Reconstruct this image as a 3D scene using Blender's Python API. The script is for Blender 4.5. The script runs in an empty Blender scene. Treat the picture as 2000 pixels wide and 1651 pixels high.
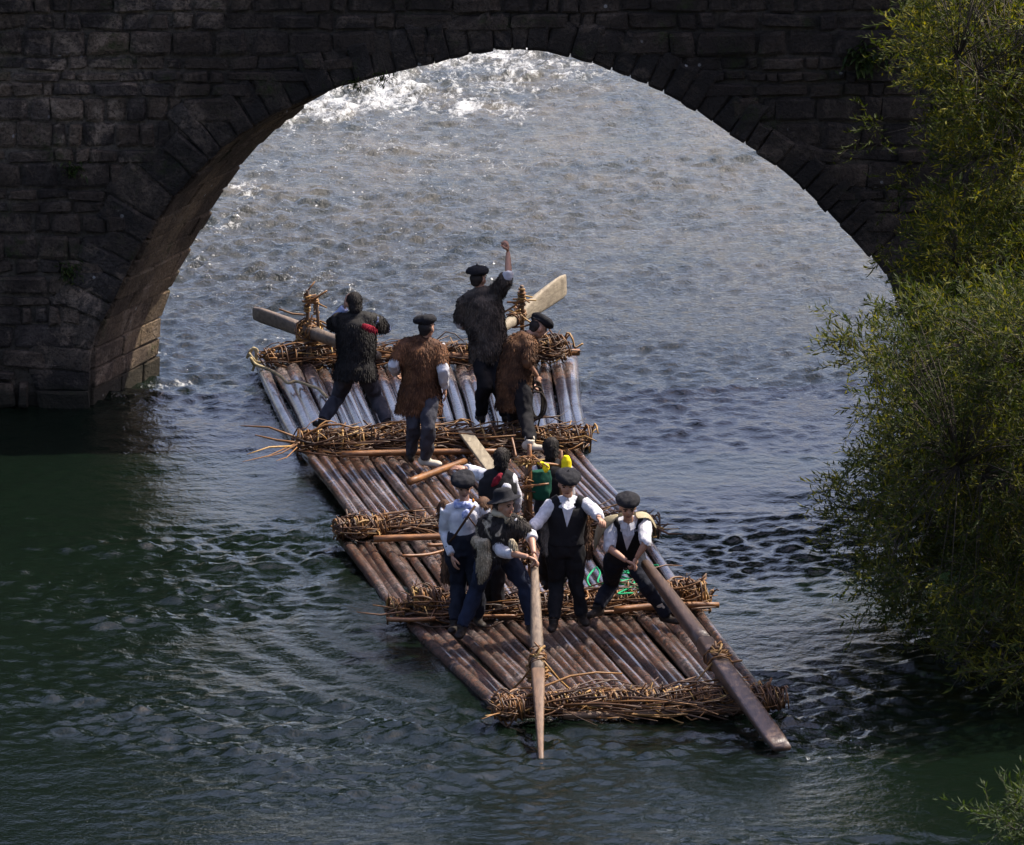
import bpy, bmesh, math, random
import numpy as np
from mathutils import Vector, Matrix, noise

random.seed(7)
rng = np.random.default_rng(7)
scene = bpy.context.scene
col = scene.collection

# ------------------------------------------------------------------ camera
S, PITCH, FPX = 123.0, math.radians(13.0), 21894.0
CAM = Vector((0.0, -S * math.cos(PITCH), S * math.sin(PITCH)))
FWD = Vector((0, math.cos(PITCH), -math.sin(PITCH)))
UPV = Vector((0, math.sin(PITCH), math.cos(PITCH)))
cam_data = bpy.data.cameras.new('camera')
cam_data.sensor_width = 36.0
cam_data.lens = FPX / 2000.0 * 36.0
cam_data.clip_start = 1.0
cam_data.clip_end = 3000.0
cam = bpy.data.objects.new('camera', cam_data)
col.objects.link(cam)
cam.location = CAM
cam.rotation_euler = (math.pi / 2 - PITCH, 0, 0)
scene.camera = cam

# ------------------------------------------------------------------ sky, sun, exposure
SUN_EL, SUN_AZ = math.radians(55), math.radians(66)      # azimuth from +Y towards +X
world = bpy.data.worlds.new('World')
scene.world = world
world.use_nodes = True
wn = world.node_tree.nodes
bg = wn['Background']
sky = wn.new('ShaderNodeTexSky')
sky.sky_type = 'NISHITA'
sky.sun_disc = False
sky.sun_elevation = SUN_EL
sky.sun_rotation = SUN_AZ
sky.air_density = 1.0
sky.dust_density = 3.5
sky.ozone_density = 2.0
tint = wn.new('ShaderNodeMix'); tint.data_type = 'RGBA'; tint.blend_type = 'MULTIPLY'      # faint lavender tint put into the sky light, tuned to the water
tint.inputs[0].default_value = 1.0; tint.inputs[7].default_value = (1.10, 1.00, 1.09, 1)
world.node_tree.links.new(sky.outputs[0], tint.inputs[6])
world.node_tree.links.new(tint.outputs[2], bg.inputs[0])
bg.inputs[1].default_value = 0.14
sun_data = bpy.data.lights.new('sun', 'SUN')
sun_data.energy = 5.0
sun_data.angle = math.radians(0.5)
sun_data.color = (1.0, 0.93, 0.82)
sun = bpy.data.objects.new('sun', sun_data)
col.objects.link(sun)
sdir = Vector((math.sin(SUN_AZ) * math.cos(SUN_EL), math.cos(SUN_AZ) * math.cos(SUN_EL), math.sin(SUN_EL)))
sun.rotation_euler = sdir.to_track_quat('Z', 'Y').to_euler()
sun.location = sdir * 60
scene.view_settings.view_transform = 'Standard'
scene.view_settings.look = 'None'
scene.view_settings.exposure = 0.86
scene.view_settings.gamma = 1.0
scene.cycles.max_bounces = 5
scene.cycles.diffuse_bounces = 2
scene.cycles.glossy_bounces = 3
scene.cycles.transmission_bounces = 2
scene.cycles.caustics_reflective = False
scene.cycles.caustics_refractive = False

# ------------------------------------------------------------------ placing helpers
def ray(px, py):
    return (FWD * FPX + Vector((1, 0, 0)) * (px - 1000.0) + UPV * (825.5 - py)).normalized()
def on(px, py, z=0.0):
    d = ray(px, py); return CAM + d * ((z - CAM.z) / d.z)
def at(px, py, Y):
    d = ray(px, py); return CAM + d * ((Y - CAM.y) / d.y)

def lerp(a, b, t): return a + (b - a) * t

# ------------------------------------------------------------------ mesh collector
class MB:
    def __init__(s):
        s.v = []; s.f = []; s.r = []; s.m = []
    def add(s, vs, fs, rnd=0.5, mi=0):
        o = len(s.v)
        s.v.extend([tuple(x) for x in vs]); s.f.extend([tuple(i + o for i in f) for f in fs])
        s.r.extend([rnd] * len(vs)); s.m.extend([mi] * len(fs))
    def tube(s, pts, rad, n=6, rnd=0.5, mi=0, cap=True, flat=None):
        pts = [Vector(p) for p in pts]
        if not hasattr(rad, '__len__'): rad = [rad] * len(pts)
        vs = []; fs = []; prev = None
        for i, p in enumerate(pts):
            t = (pts[min(i + 1, len(pts) - 1)] - pts[max(i - 1, 0)])
            if t.length < 1e-9: t = Vector((0, 0, 1))
            t.normalize()
            if prev is None:
                a = Vector((0, 0, 1)) if abs(t.z) < 0.9 else Vector((1, 0, 0))
                u = t.cross(a).normalized()
            else:
                u = (prev - t * prev.dot(t)).normalized()
            prev = u; w = t.cross(u)
            for k in range(n):
                an = 2 * math.pi * k / n
                vs.append(p + (u * math.cos(an) + w * math.sin(an)) * rad[i])
        for i in range(len(pts) - 1):
            for k in range(n):
                fs.append((i * n + k, i * n + (k + 1) % n, (i + 1) * n + (k + 1) % n, (i + 1) * n + k))
        if cap:
            fs.append(tuple(range(n - 1, -1, -1))); fs.append(tuple(range((len(pts) - 1) * n, len(pts) * n)))
        s.add(vs, fs, rnd, mi)
    def ring_loft(s, rings, rnd=0.5, mi=0, n=16, sq=1.0):
        # rings: (centre, axis_a, axis_b) ellipses, capped
        vs = []; fs = []
        for c, a, b in rings:
            for k in range(n):
                an = 2 * math.pi * k / n
                ca, sa = math.cos(an), math.sin(an)
                if sq != 1.0: ca = math.copysign(abs(ca) ** sq, ca); sa = math.copysign(abs(sa) ** sq, sa)
                vs.append(Vector(c) + Vector(a) * ca + Vector(b) * sa)
        for i in range(len(rings) - 1):
            for k in range(n):
                fs.append((i * n + k, i * n + (k + 1) % n, (i + 1) * n + (k + 1) % n, (i + 1) * n + k))
        fs.append(tuple(range(n - 1, -1, -1))); fs.append(tuple(range((len(rings) - 1) * n, len(rings) * n)))
        s.add(vs, fs, rnd, mi)
    def ell(s, c, a, b, d, rnd=0.5, mi=0, nu=12, nv=8):
        c, a, b, d = Vector(c), Vector(a), Vector(b), Vector(d)
        vs = [c + d]; fs = []
        for j in range(1, nv):
            th = math.pi * j / nv
            for k in range(nu):
                ph = 2 * math.pi * k / nu
                vs.append(c + a * math.sin(th) * math.cos(ph) + b * math.sin(th) * math.sin(ph) + d * math.cos(th))
        vs.append(c - d); L = len(vs) - 1
        for k in range(nu):
            fs.append((0, 1 + k, 1 + (k + 1) % nu))
            fs.append((L, 1 + (nv - 2) * nu + (k + 1) % nu, 1 + (nv - 2) * nu + k))
        for j in range(nv - 2):
            for k in range(nu):
                fs.append((1 + j * nu + k, 1 + (j + 1) * nu + k, 1 + (j + 1) * nu + (k + 1) % nu, 1 + j * nu + (k + 1) % nu))
        s.add(vs, fs, rnd, mi)
    def box(s, c, a, b, d, rnd=0.5, mi=0):
        c, a, b, d = Vector(c), Vector(a), Vector(b), Vector(d)
        vs = [c + a * i + b * j + d * k for k in (-1, 1) for j in (-1, 1) for i in (-1, 1)]
        s.add(vs, [(0, 2, 3, 1), (4, 5, 7, 6), (0, 1, 5, 4), (2, 6, 7, 3), (1, 3, 7, 5), (0, 4, 6, 2)], rnd, mi)
    def build(s, name, mats, parent=None, smooth=True):
        me = bpy.data.meshes.new(name)
        base = parent_origin(parent)
        vs = [(x - base.x, y - base.y, z - base.z) for x, y, z in s.v]
        me.from_pydata(vs, [], s.f)
        return finish(name, me, mats, parent, smooth, s.r, s.m)

def parent_origin(p):
    o = Vector((0, 0, 0))
    while p is not None:
        o = o + Vector(p.location); p = p.parent
    return o

def finish(name, me, mats, parent, smooth=True, rnd=None, mi=None):
    if not isinstance(mats, (list, tuple)): mats = [mats]
    for m in mats: me.materials.append(m)
    if rnd is not None:
        at_ = me.attributes.new('rnd', 'FLOAT', 'POINT')
        at_.data.foreach_set('value', np.asarray(rnd, dtype=np.float32))
    if mi is not None and len(mats) > 1:
        me.polygons.foreach_set('material_index', np.asarray(mi, dtype=np.int32))
    me.polygons.foreach_set('use_smooth', np.full(len(me.polygons), smooth))
    me.update()
    o = bpy.data.objects.new(name, me)
    col.objects.link(o)
    if parent is not None: o.parent = parent
    return o

def np_mesh(name, verts, faces4, mats, parent=None, smooth=False, rnd=None):
    me = bpy.data.meshes.new(name)
    base = parent_origin(parent)
    verts = np.asarray(verts, dtype=np.float32) - np.array(base[:], dtype=np.float32)
    nf, k = faces4.shape
    me.vertices.add(len(verts)); me.vertices.foreach_set('co', verts.ravel())
    me.loops.add(nf * k); me.loops.foreach_set('vertex_index', faces4.ravel().astype(np.int32))
    me.polygons.add(nf)
    me.polygons.foreach_set('loop_start', np.arange(0, nf * k, k, dtype=np.int32))
    me.polygons.foreach_set('loop_total', np.full(nf, k, dtype=np.int32))
    me.update(calc_edges=True)
    return finish(name, me, mats, parent, smooth, rnd)

def tag(o, label=None, cat=None, group=None, kind=None):
    if label: o['label'] = label
    if cat: o['category'] = cat
    if group: o['group'] = group
    if kind: o['kind'] = kind
    return o
def empty(name, loc):
    o = bpy.data.objects.new(name, None); col.objects.link(o); o.location = loc
    o.empty_display_size = 0.2
    return o

# ------------------------------------------------------------------ materials
class NT:
    def __init__(s, name):
        s.mat = bpy.data.materials.new(name); s.mat.use_nodes = True
        s.t = s.mat.node_tree; s.n = s.t.nodes; s.b = s.n['Principled BSDF']; s.out = s.n['Material Output']
    def new(s, t, **kw):
        nd = s.n.new(t)
        for k, v in kw.items(): setattr(nd, k, v)
        return nd
    def link(s, a, b): s.t.links.new(a, b)
    def put(s, sock, val):
        if hasattr(val, 'default_value') and not isinstance(val, (int, float)): s.link(val, sock)
        elif isinstance(val, (tuple, list)) and len(val) == 3 and sock.type == 'RGBA': sock.default_value = (*val, 1)
        else: sock.default_value = val
    def coord(s, kind='Object', scale=(1, 1, 1)):
        tc = s.new('ShaderNodeTexCoord'); mp = s.new('ShaderNodeMapping')
        s.link(tc.outputs[kind], mp.inputs[0]); mp.inputs['Scale'].default_value = scale
        return mp.outputs[0]
    def worldpos(s, scale=(1, 1, 1)):
        g = s.new('ShaderNodeNewGeometry'); mp = s.new('ShaderNodeMapping')
        s.link(g.outputs['Position'], mp.inputs[0]); mp.inputs['Scale'].default_value = scale
        return mp.outputs[0]
    def noise(s, vec, scale, detail=4, rough=0.55, dist=0.0):
        nd = s.new('ShaderNodeTexNoise'); s.link(vec, nd.inputs['Vector'])
        nd.inputs['Scale'].default_value = scale; nd.inputs['Detail'].default_value = detail
        nd.inputs['Roughness'].default_value = rough; nd.inputs['Distortion'].default_value = dist
        return nd.outputs[0]
    def voro(s, vec, scale, feature='F1'):
        nd = s.new('ShaderNodeTexVoronoi'); s.link(vec, nd.inputs['Vector']); nd.inputs['Scale'].default_value = scale
        nd.feature = feature
        return nd.outputs['Distance']
    def ramp(s, fac, stops, interp='LINEAR'):
        nd = s.new('ShaderNodeValToRGB'); s.link(fac, nd.inputs[0]); cr = nd.color_ramp; cr.interpolation = interp
        while len(cr.elements) < len(stops): cr.elements.new(0.5)
        for e, (p, c) in zip(cr.elements, stops):
            e.position = p
            e.color = (c, c, c, 1) if isinstance(c, (int, float)) else (*c, 1)
        return nd.outputs[0]
    def mix(s, fac, a, b, mode='MIX'):
        nd = s.new('ShaderNodeMix', data_type='RGBA', blend_type=mode)
        s.put(nd.inputs[0], fac); s.put(nd.inputs[6], a); s.put(nd.inputs[7], b)
        return nd.outputs[2]
    def math(s, op, a, b=0.0, clamp=False):
        nd = s.new('ShaderNodeMath', operation=op, use_clamp=clamp); s.put(nd.inputs[0], a); s.put(nd.inputs[1], b)
        return nd.outputs[0]
    def attr(s, name):
        nd = s.new('ShaderNodeAttribute', attribute_name=name); return nd.outputs['Fac']
    def orand(s):
        return s.new('ShaderNodeObjectInfo').outputs['Random']
    def bump(s, h, strength=0.5, dist=0.02, prev=None):
        nd = s.new('ShaderNodeBump'); nd.inputs['Strength'].default_value = strength; nd.inputs['Distance'].default_value = dist
        s.link(h, nd.inputs['Height'])
        if prev is not None: s.link(prev, nd.inputs['Normal'])
        return nd.outputs[0]
    def set(s, **kw):
        for k, v in kw.items():
            s.put(s.b.inputs[k.replace('_', ' ')], v)
        return s

def m_cloth(name, c1, c2=None, rough=0.9, scale=30, bump=0.25):
    m = NT(name); c2 = c2 or tuple(x * 0.6 for x in c1)
    v = m.coord()
    n1 = m.noise(v, scale * 0.2, 3); n2 = m.noise(v, scale * 3, 2)
    m.set(Base_Color=m.mix(m.ramp(n1, [(0.3, 0.0), (0.7, 1.0)]), c2, c1), Roughness=rough, Normal=m.bump(m.math('ADD', n1, n2), bump, 0.01))
    m.b.inputs['Specular IOR Level'].default_value = 0.2
    return m.mat

def m_fur(name, c1, c2, c3=None, patch=5.0):
    m = NT(name)
    v = m.coord()
    n = m.noise(v, patch, 3)
    r = m.attr('rnd')
    c = m.mix(m.ramp(n, [(0.42, 0.0), (0.58, 1.0)]), c1, c2)
    if c3: c = m.mix(m.ramp(m.noise(v, patch * 0.8, 2, 0.5, 1.0), [(0.57, 0.0), (0.62, 1.0)]), c, c3)
    k = m.math('ADD', m.math('MULTIPLY', r, 0.9), 0.5)
    c = m.mix(1.0, c, k, 'MULTIPLY')
    m.set(Base_Color=c, Roughness=0.75)
    m.b.inputs['Specular IOR Level'].default_value = 0.3
    return m.mat

def m_skin():
    m = NT('skin'); v = m.coord()
    n = m.noise(v, 25, 3)
    m.set(Base_Color=m.mix(n, (0.30, 0.155, 0.095), (0.42, 0.235, 0.155)), Roughness=0.55)
    m.b.inputs['Subsurface Weight'].default_value = 0.0
    return m.mat

def m_stone(name, dark, light, warm, mortar=False):
    m = NT(name)
    w = m.worldpos(); r = m.orand()
    big = m.noise(w, 0.8, 4, 0.6); mid = m.noise(w, 4.2, 6, 0.7, 0.5); fine = m.noise(w, 30.0, 5, 0.75)
    c = m.mix(m.ramp(mid, [(0.40, 0.0), (0.62, 1.0)]), dark, light)
    c = m.mix(m.ramp(r, [(0.25, 0.0), (1.0, 0.8)]), c, warm)
    # lime washed out of the joints over the faces
    c = m.mix(m.ramp(m.noise(w, 2.3, 6, 0.75, 1.0), [(0.50, 0.0), (0.60, 0.9)]), c, (0.27, 0.205, 0.145))
    c = m.mix(m.ramp(big, [(0.42, 0.8), (0.60, 0.0)]), c, tuple(x * 0.5 for x in dark))
    c = m.mix(m.ramp(fine, [(0.36, 0.8), (0.52, 0.0)]), c, tuple(x * 0.3 for x in dark))
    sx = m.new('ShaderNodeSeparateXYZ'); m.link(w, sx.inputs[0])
    dark_right = m.math('ADD', m.math('MULTIPLY', sx.outputs[0], 0.28), m.math('ADD', m.math('MULTIPLY', big, 1.4), 0.45))  # stone darker towards the right, broken up by noise
    c = m.mix(m.ramp(dark_right, [(0.25, 0.0), (0.95, 0.62)]), c, tuple(x * 0.42 for x in dark))
    tide = m.math('ADD', sx.outputs[2], m.math('MULTIPLY', m.noise(w, 3.0, 4), -0.35))
    c = m.mix(m.ramp(tide, [(0.0, 0.85), (0.10, 0.0)]), c, (0.020, 0.019, 0.012))
    # pale lichen spots and green moss, each with its own shape
    sp = m.voro(w, 5.5); spn = m.noise(w, 1.6, 2)
    lich = m.math('MULTIPLY', m.ramp(m.math('ADD', sp, m.math('MULTIPLY', m.noise(w, 18, 3), 0.12)), [(0.16, 1.0), (0.19, 0.0)]), m.ramp(spn, [(0.57, 0.0), (0.63, 1.0)]))
    c = m.mix(m.math('MULTIPLY', lich, 0.8), c, (0.36, 0.35, 0.32))
    mo = m.math('MULTIPLY', m.ramp(m.noise(w, 1.3, 5, 0.7), [(0.55, 0.0), (0.66, 1.0)]), m.ramp(m.noise(w, 14, 3), [(0.4, 0.0), (0.6, 1.0)]))
    c = m.mix(m.math('MULTIPLY', mo, 0.75), c, (0.028, 0.04, 0.010))
    h = m.math('ADD', m.math('MULTIPLY', mid, 2.0), fine)
    m.set(Base_Color=c, Roughness=0.93, Normal=m.bump(h, 1.0, 0.05))
    m.b.inputs['Specular IOR Level'].default_value = 0.2
    return m.mat

def m_log():
    m = NT('log_bark')
    v = m.coord('Object', (1, 1, 1)); r = m.orand()
    w = m.worldpos()
    # bark plates stretched along the log: object Y runs along it
    vs = m.coord('Object', (11, 3.0, 11))
    n = m.noise(vs, 1.6, 6, 0.72, 0.5); n2 = m.noise(w, 1.7, 4, 0.6); n3 = m.noise(w, 20.0, 4, 0.7)
    ring = m.noise(m.coord('Object', (1.5, 9.0, 1.5)), 1.0, 3)
    fine = m.noise(w, 60.0, 3, 0.7)
    c = m.mix(m.ramp(n, [(0.34, 0.0), (0.68, 1.0)]), (0.028, 0.011, 0.006), (0.19, 0.070, 0.028))
    c = m.mix(m.math('MULTIPLY', r, 0.45), c, (0.085, 0.044, 0.026))
    c = m.mix(m.ramp(n2, [(0.50, 0.0), (0.66, 0.65)]), c, m.mix(n3, (0.08, 0.06, 0.055), (0.34, 0.29, 0.27)))
    c = m.mix(m.ramp(n3, [(0.44, 0.92), (0.55, 0.0)]), c, (0.014, 0.009, 0.006))
    wet = m.ramp(m.noise(w, 0.9, 3, 0.55, 0.6), [(0.36, 0.22), (0.60, 0.60)])
    h = m.math('ADD', m.math('MULTIPLY', n3, 1.2), m.math('ADD', m.math('MULTIPLY', n, 1.0), m.math('MULTIPLY', m.math('ADD', fine, ring), 0.4)))
    m.set(Base_Color=c, Roughness=wet, Normal=m.bump(h, 0.8, 0.03))
    m.put(m.b.inputs['Coat Weight'], m.ramp(m.noise(w, 1.3, 5, 0.65, 0.8), [(0.32, 0.15), (0.46, 1.0)])); m.b.inputs['Coat Roughness'].default_value = 0.13; m.b.inputs['Coat IOR'].default_value = 1.45
    m.b.inputs['Specular IOR Level'].default_value = 0.5
    return m.mat

def m_wood(name, c1, c2, rough=0.6, axis=(30, 3, 30)):
    m = NT(name); v = m.coord('Object', axis)
    n = m.noise(v, 1.0, 5, 0.65); n2 = m.noise(m.coord(), 4, 3)
    c = m.mix(m.ramp(n, [(0.3, 0.0), (0.72, 1.0)]), c2, c1)
    c = m.mix(m.ramp(n2, [(0.5, 0.0), (0.8, 0.6)]), c, tuple(x * 0.45 for x in c2))
    m.set(Base_Color=c, Roughness=rough, Normal=m.bump(n, 0.6, 0.01))
    return m.mat

def m_sticks():
    m = NT('withy_sticks'); r = m.attr('rnd'); v = m.coord()
    c = m.ramp(r, [(0.0, (0.03, 0.014, 0.006)), (0.4, (0.10, 0.040, 0.011)), (0.75, (0.33, 0.145, 0.030)), (1.0, (0.58, 0.37, 0.11))])
    n = m.noise(v, 18, 3)
    m.set(Base_Color=m.mix(m.math('MULTIPLY', n, 0.7), c, (0.03, 0.015, 0.008)), Roughness=0.58)
    return m.mat

def m_leaf(name, a, b, c3):
    m = NT(name); r = m.attr('rnd')
    c = m.ramp(r, [(0.0, a), (0.55, b), (0.9, c3), (1.0, c3)])
    m.set(Base_Color=c, Roughness=0.6)
    m.b.inputs['Specular IOR Level'].default_value = 0.2
    tr = m.new('ShaderNodeBsdfTranslucent'); m.link(m.mix(1.0, c, (1.5, 1.5, 0.6), 'MULTIPLY'), tr.inputs[0])
    mx = m.new('ShaderNodeMixShader'); mx.inputs[0].default_value = 0.38
    m.link(m.b.outputs[0], mx.inputs[1]); m.link(tr.outputs[0], mx.inputs[2]); m.link(mx.outputs[0], m.out.inputs[0])
    return m.mat

def m_water():
    m = NT('river_water')
    w = m.worldpos()
    foam_a = m.attr('rnd'); up = m.attr('shallow')
    n0 = m.noise(w, 0.22, 4, 0.6)
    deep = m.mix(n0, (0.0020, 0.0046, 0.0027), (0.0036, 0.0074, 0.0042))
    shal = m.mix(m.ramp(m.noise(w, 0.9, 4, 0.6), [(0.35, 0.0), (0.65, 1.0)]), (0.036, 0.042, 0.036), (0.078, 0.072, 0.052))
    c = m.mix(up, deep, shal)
    ws = m.worldpos((1.0, 0.5, 1.0))
    fn = m.math('ADD', m.math('MULTIPLY', m.noise(ws, 3.0, 5, 0.7, 1.2), 0.45), m.math('MULTIPLY', m.noise(ws, 13.0, 4, 0.75, 0.8), 0.55))
    fm = m.ramp(m.math('ADD', foam_a, m.math('MULTIPLY', m.math('SUBTRACT', fn, 0.5), 3.2)), [(0.55, 0.0), (1.30, 1.0)])
    fl = m.ramp(m.noise(m.worldpos((1.0, 0.7, 1.0)), 26.0, 2, 0.5, 0.4), [(0.70, 0.0), (0.75, 1.0)])  # white flecks painted into the upstream water in place of sun glints
    fm = m.math('MAXIMUM', fm, m.math('MULTIPLY', fl, m.attr('glint_fleck')))
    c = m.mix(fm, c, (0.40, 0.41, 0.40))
    r1 = m.noise(m.worldpos((1, 0.8, 1)), 11.0, 3, 0.6, 0.6)
    r2 = m.noise(m.worldpos((1, 0.8, 1)), 30.0, 3, 0.6, 0.4)
    hgt = m.math('MULTIPLY', m.math('ADD', r1, m.math('MULTIPLY', r2, 0.5)), m.math('ADD', m.math('MULTIPLY', m.attr('chop'), 0.7), 0.30))
    b = m.bump(hgt, 0.9, 0.04)
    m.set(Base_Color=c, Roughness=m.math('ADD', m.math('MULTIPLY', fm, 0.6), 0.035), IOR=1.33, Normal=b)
    return m.mat

M = {}
M['skin'] = m_skin()
M['eye'] = m_cloth('eye_dark', (0.02, 0.014, 0.012)); M['lip'] = m_cloth('lips', (0.20, 0.07, 0.055))
M['hair'] = m_fur('dark_hair', (0.012, 0.009, 0.008), (0.022, 0.016, 0.012))
M['beret'] = m_cloth('black_wool', (0.016, 0.016, 0.019), (0.008, 0.008, 0.010), 0.85, 60, 0.5)
M['white'] = m_cloth('white_shirt', (0.70, 0.70, 0.71), (0.46, 0.46, 0.50), 0.9, 55, 1.0)
M['pale_blue'] = m_cloth('pale_blue_shirt', (0.36, 0.42, 0.60), (0.28, 0.33, 0.5))
M['grey_shirt'] = m_cloth('grey_shirt', (0.40, 0.38, 0.38), (0.28, 0.27, 0.28))
M['navy'] = m_cloth('navy_cloth', (0.013, 0.015, 0.024), (0.007, 0.008, 0.013))
M['jeans'] = m_cloth('blue_denim', (0.016, 0.024, 0.048), (0.008, 0.010, 0.018))
M['black'] = m_cloth('black_cloth', (0.014, 0.013, 0.015), (0.008, 0.008, 0.009))
M['grey_trousers'] = m_cloth('grey_trousers', (0.058, 0.058, 0.070), (0.03, 0.03, 0.038), 0.9, 45, 0.7)
M['shoe'] = m_cloth('dark_leather', (0.022, 0.016, 0.012), None, 0.6)
M['pale_shoe'] = m_cloth('pale_sock', (0.50, 0.45, 0.36), (0.34, 0.30, 0.24))
M['fur_black'] = m_fur('black_goat_fur', (0.008, 0.007, 0.007), (0.016, 0.013, 0.011))
M['fur_grey'] = m_fur('dark_grey_fur', (0.036, 0.028, 0.022), (0.105, 0.082, 0.062))
M['fur_brown'] = m_fur('brown_goat_fur', (0.075, 0.030, 0.013), (0.155, 0.066, 0.027))
M['fur_umber'] = m_fur('umber_goat_fur', (0.045, 0.021, 0.011), (0.14, 0.066, 0.030))
M['fur_pied'] = m_fur('pied_goat_fur', (0.012, 0.010, 0.010), (0.03, 0.022, 0.018), (0.5, 0.42, 0.3))
M['fur_beige'] = m_fur('beige_goat_fur', (0.30, 0.24, 0.15), (0.46, 0.39, 0.27))
M['fur_taupe'] = m_fur('taupe_goat_fur', (0.12, 0.10, 0.08), (0.24, 0.20, 0.16))
M['tan_wool'] = m_cloth('tan_wool_cape', (0.36, 0.31, 0.20), (0.25, 0.21, 0.13), 0.95, 50, 0.6)
M['red'] = m_cloth('red_scarf', (0.26, 0.014, 0.03), (0.12, 0.008, 0.014)); M['blue_scarf'] = m_cloth('blue_white_scarf', (0.56, 0.60, 0.78), (0.10, 0.14, 0.36), 0.9, 130)
M['leather'] = m_cloth('brown_strap', (0.06, 0.03, 0.015)); M['orange'] = m_cloth('orange_knot', (0.7, 0.25, 0.02))
M['yellow'] = m_cloth('yellow_bag', (0.85, 0.72, 0.02), (0.7, 0.55, 0.01)); M['green'] = m_cloth('green_bag', (0.006, 0.065, 0.038), (0.004, 0.035, 0.022))
M['netgreen'] = m_cloth('green_rope', (0.02, 0.30, 0.13), (0.012, 0.18, 0.08))
M['rope'] = m_cloth('pale_rope', (0.52, 0.42, 0.24), (0.32, 0.24, 0.12), 0.9, 80, 0.8)
M['dark_rope'] = m_cloth('dark_rope', (0.05, 0.04, 0.03), None, 0.8, 80, 0.8)
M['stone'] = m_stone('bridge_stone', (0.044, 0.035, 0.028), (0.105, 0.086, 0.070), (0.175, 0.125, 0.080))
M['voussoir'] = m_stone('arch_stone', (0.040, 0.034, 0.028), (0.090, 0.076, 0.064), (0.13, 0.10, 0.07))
M['barrel'] = m_stone('vault_stone', (0.085, 0.06, 0.042), (0.20, 0.145, 0.095), (0.27, 0.19, 0.11))
M['mortar'] = m_stone('lime_mortar', (0.10, 0.085, 0.065), (0.19, 0.16, 0.12), (0.16, 0.13, 0.10))
M['log'] = m_log()
M['pole'] = m_wood('peeled_pole', (0.30, 0.125, 0.034), (0.07, 0.028, 0.011), 0.5, (22, 7, 22))
M['post'] = m_wood('weathered_post', (0.17, 0.10, 0.055), (0.07, 0.04, 0.022), 0.6)
M['oar'] = m_wood('oar_wood', (0.20, 0.145, 0.095), (0.06, 0.04, 0.026), 0.65)
M['pale_oar'] = m_wood('pale_oar_wood', (0.30, 0.255, 0.18), (0.15, 0.12, 0.08), 0.75)
M['dark_oar'] = m_wood('dark_wet_oar', (0.10, 0.062, 0.042), (0.045, 0.028, 0.02), 0.4)
M['sticks'] = m_sticks()
M['leaf'] = m_leaf('willow_leaf', (0.014, 0.023, 0.003), (0.050, 0.066, 0.006), (0.21, 0.18, 0.010))
M['leaf_dark'] = m_leaf('willow_leaf_deep', (0.010, 0.018, 0.003), (0.036, 0.050, 0.006), (0.15, 0.135, 0.010))
M['fern'] = m_leaf('fern_leaf', (0.012, 0.024, 0.006), (0.03, 0.05, 0.01), (0.05, 0.065, 0.015))
M['bark'] = m_wood('willow_bark', (0.06, 0.046, 0.03), (0.025, 0.019, 0.013), 0.9)
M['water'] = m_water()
def m_ground():
    m = NT('bank_soil'); w = m.worldpos()
    c = m.mix(m.ramp(m.noise(w, 0.8, 5, 0.7), [(0.35, 0.0), (0.65, 1.0)]), (0.05, 0.04, 0.028), (0.05, 0.065, 0.02))
    m.set(Base_Color=c, Roughness=0.95, Normal=m.bump(m.noise(w, 6, 4), 0.8, 0.08)); return m.mat
M['ground'] = m_ground()

# ================================================================== RIVER
def smooth(a, b, x):
    t = np.clip((x - a) / (b - a), 0, 1); return t * t * (3 - 2 * t)

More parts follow.
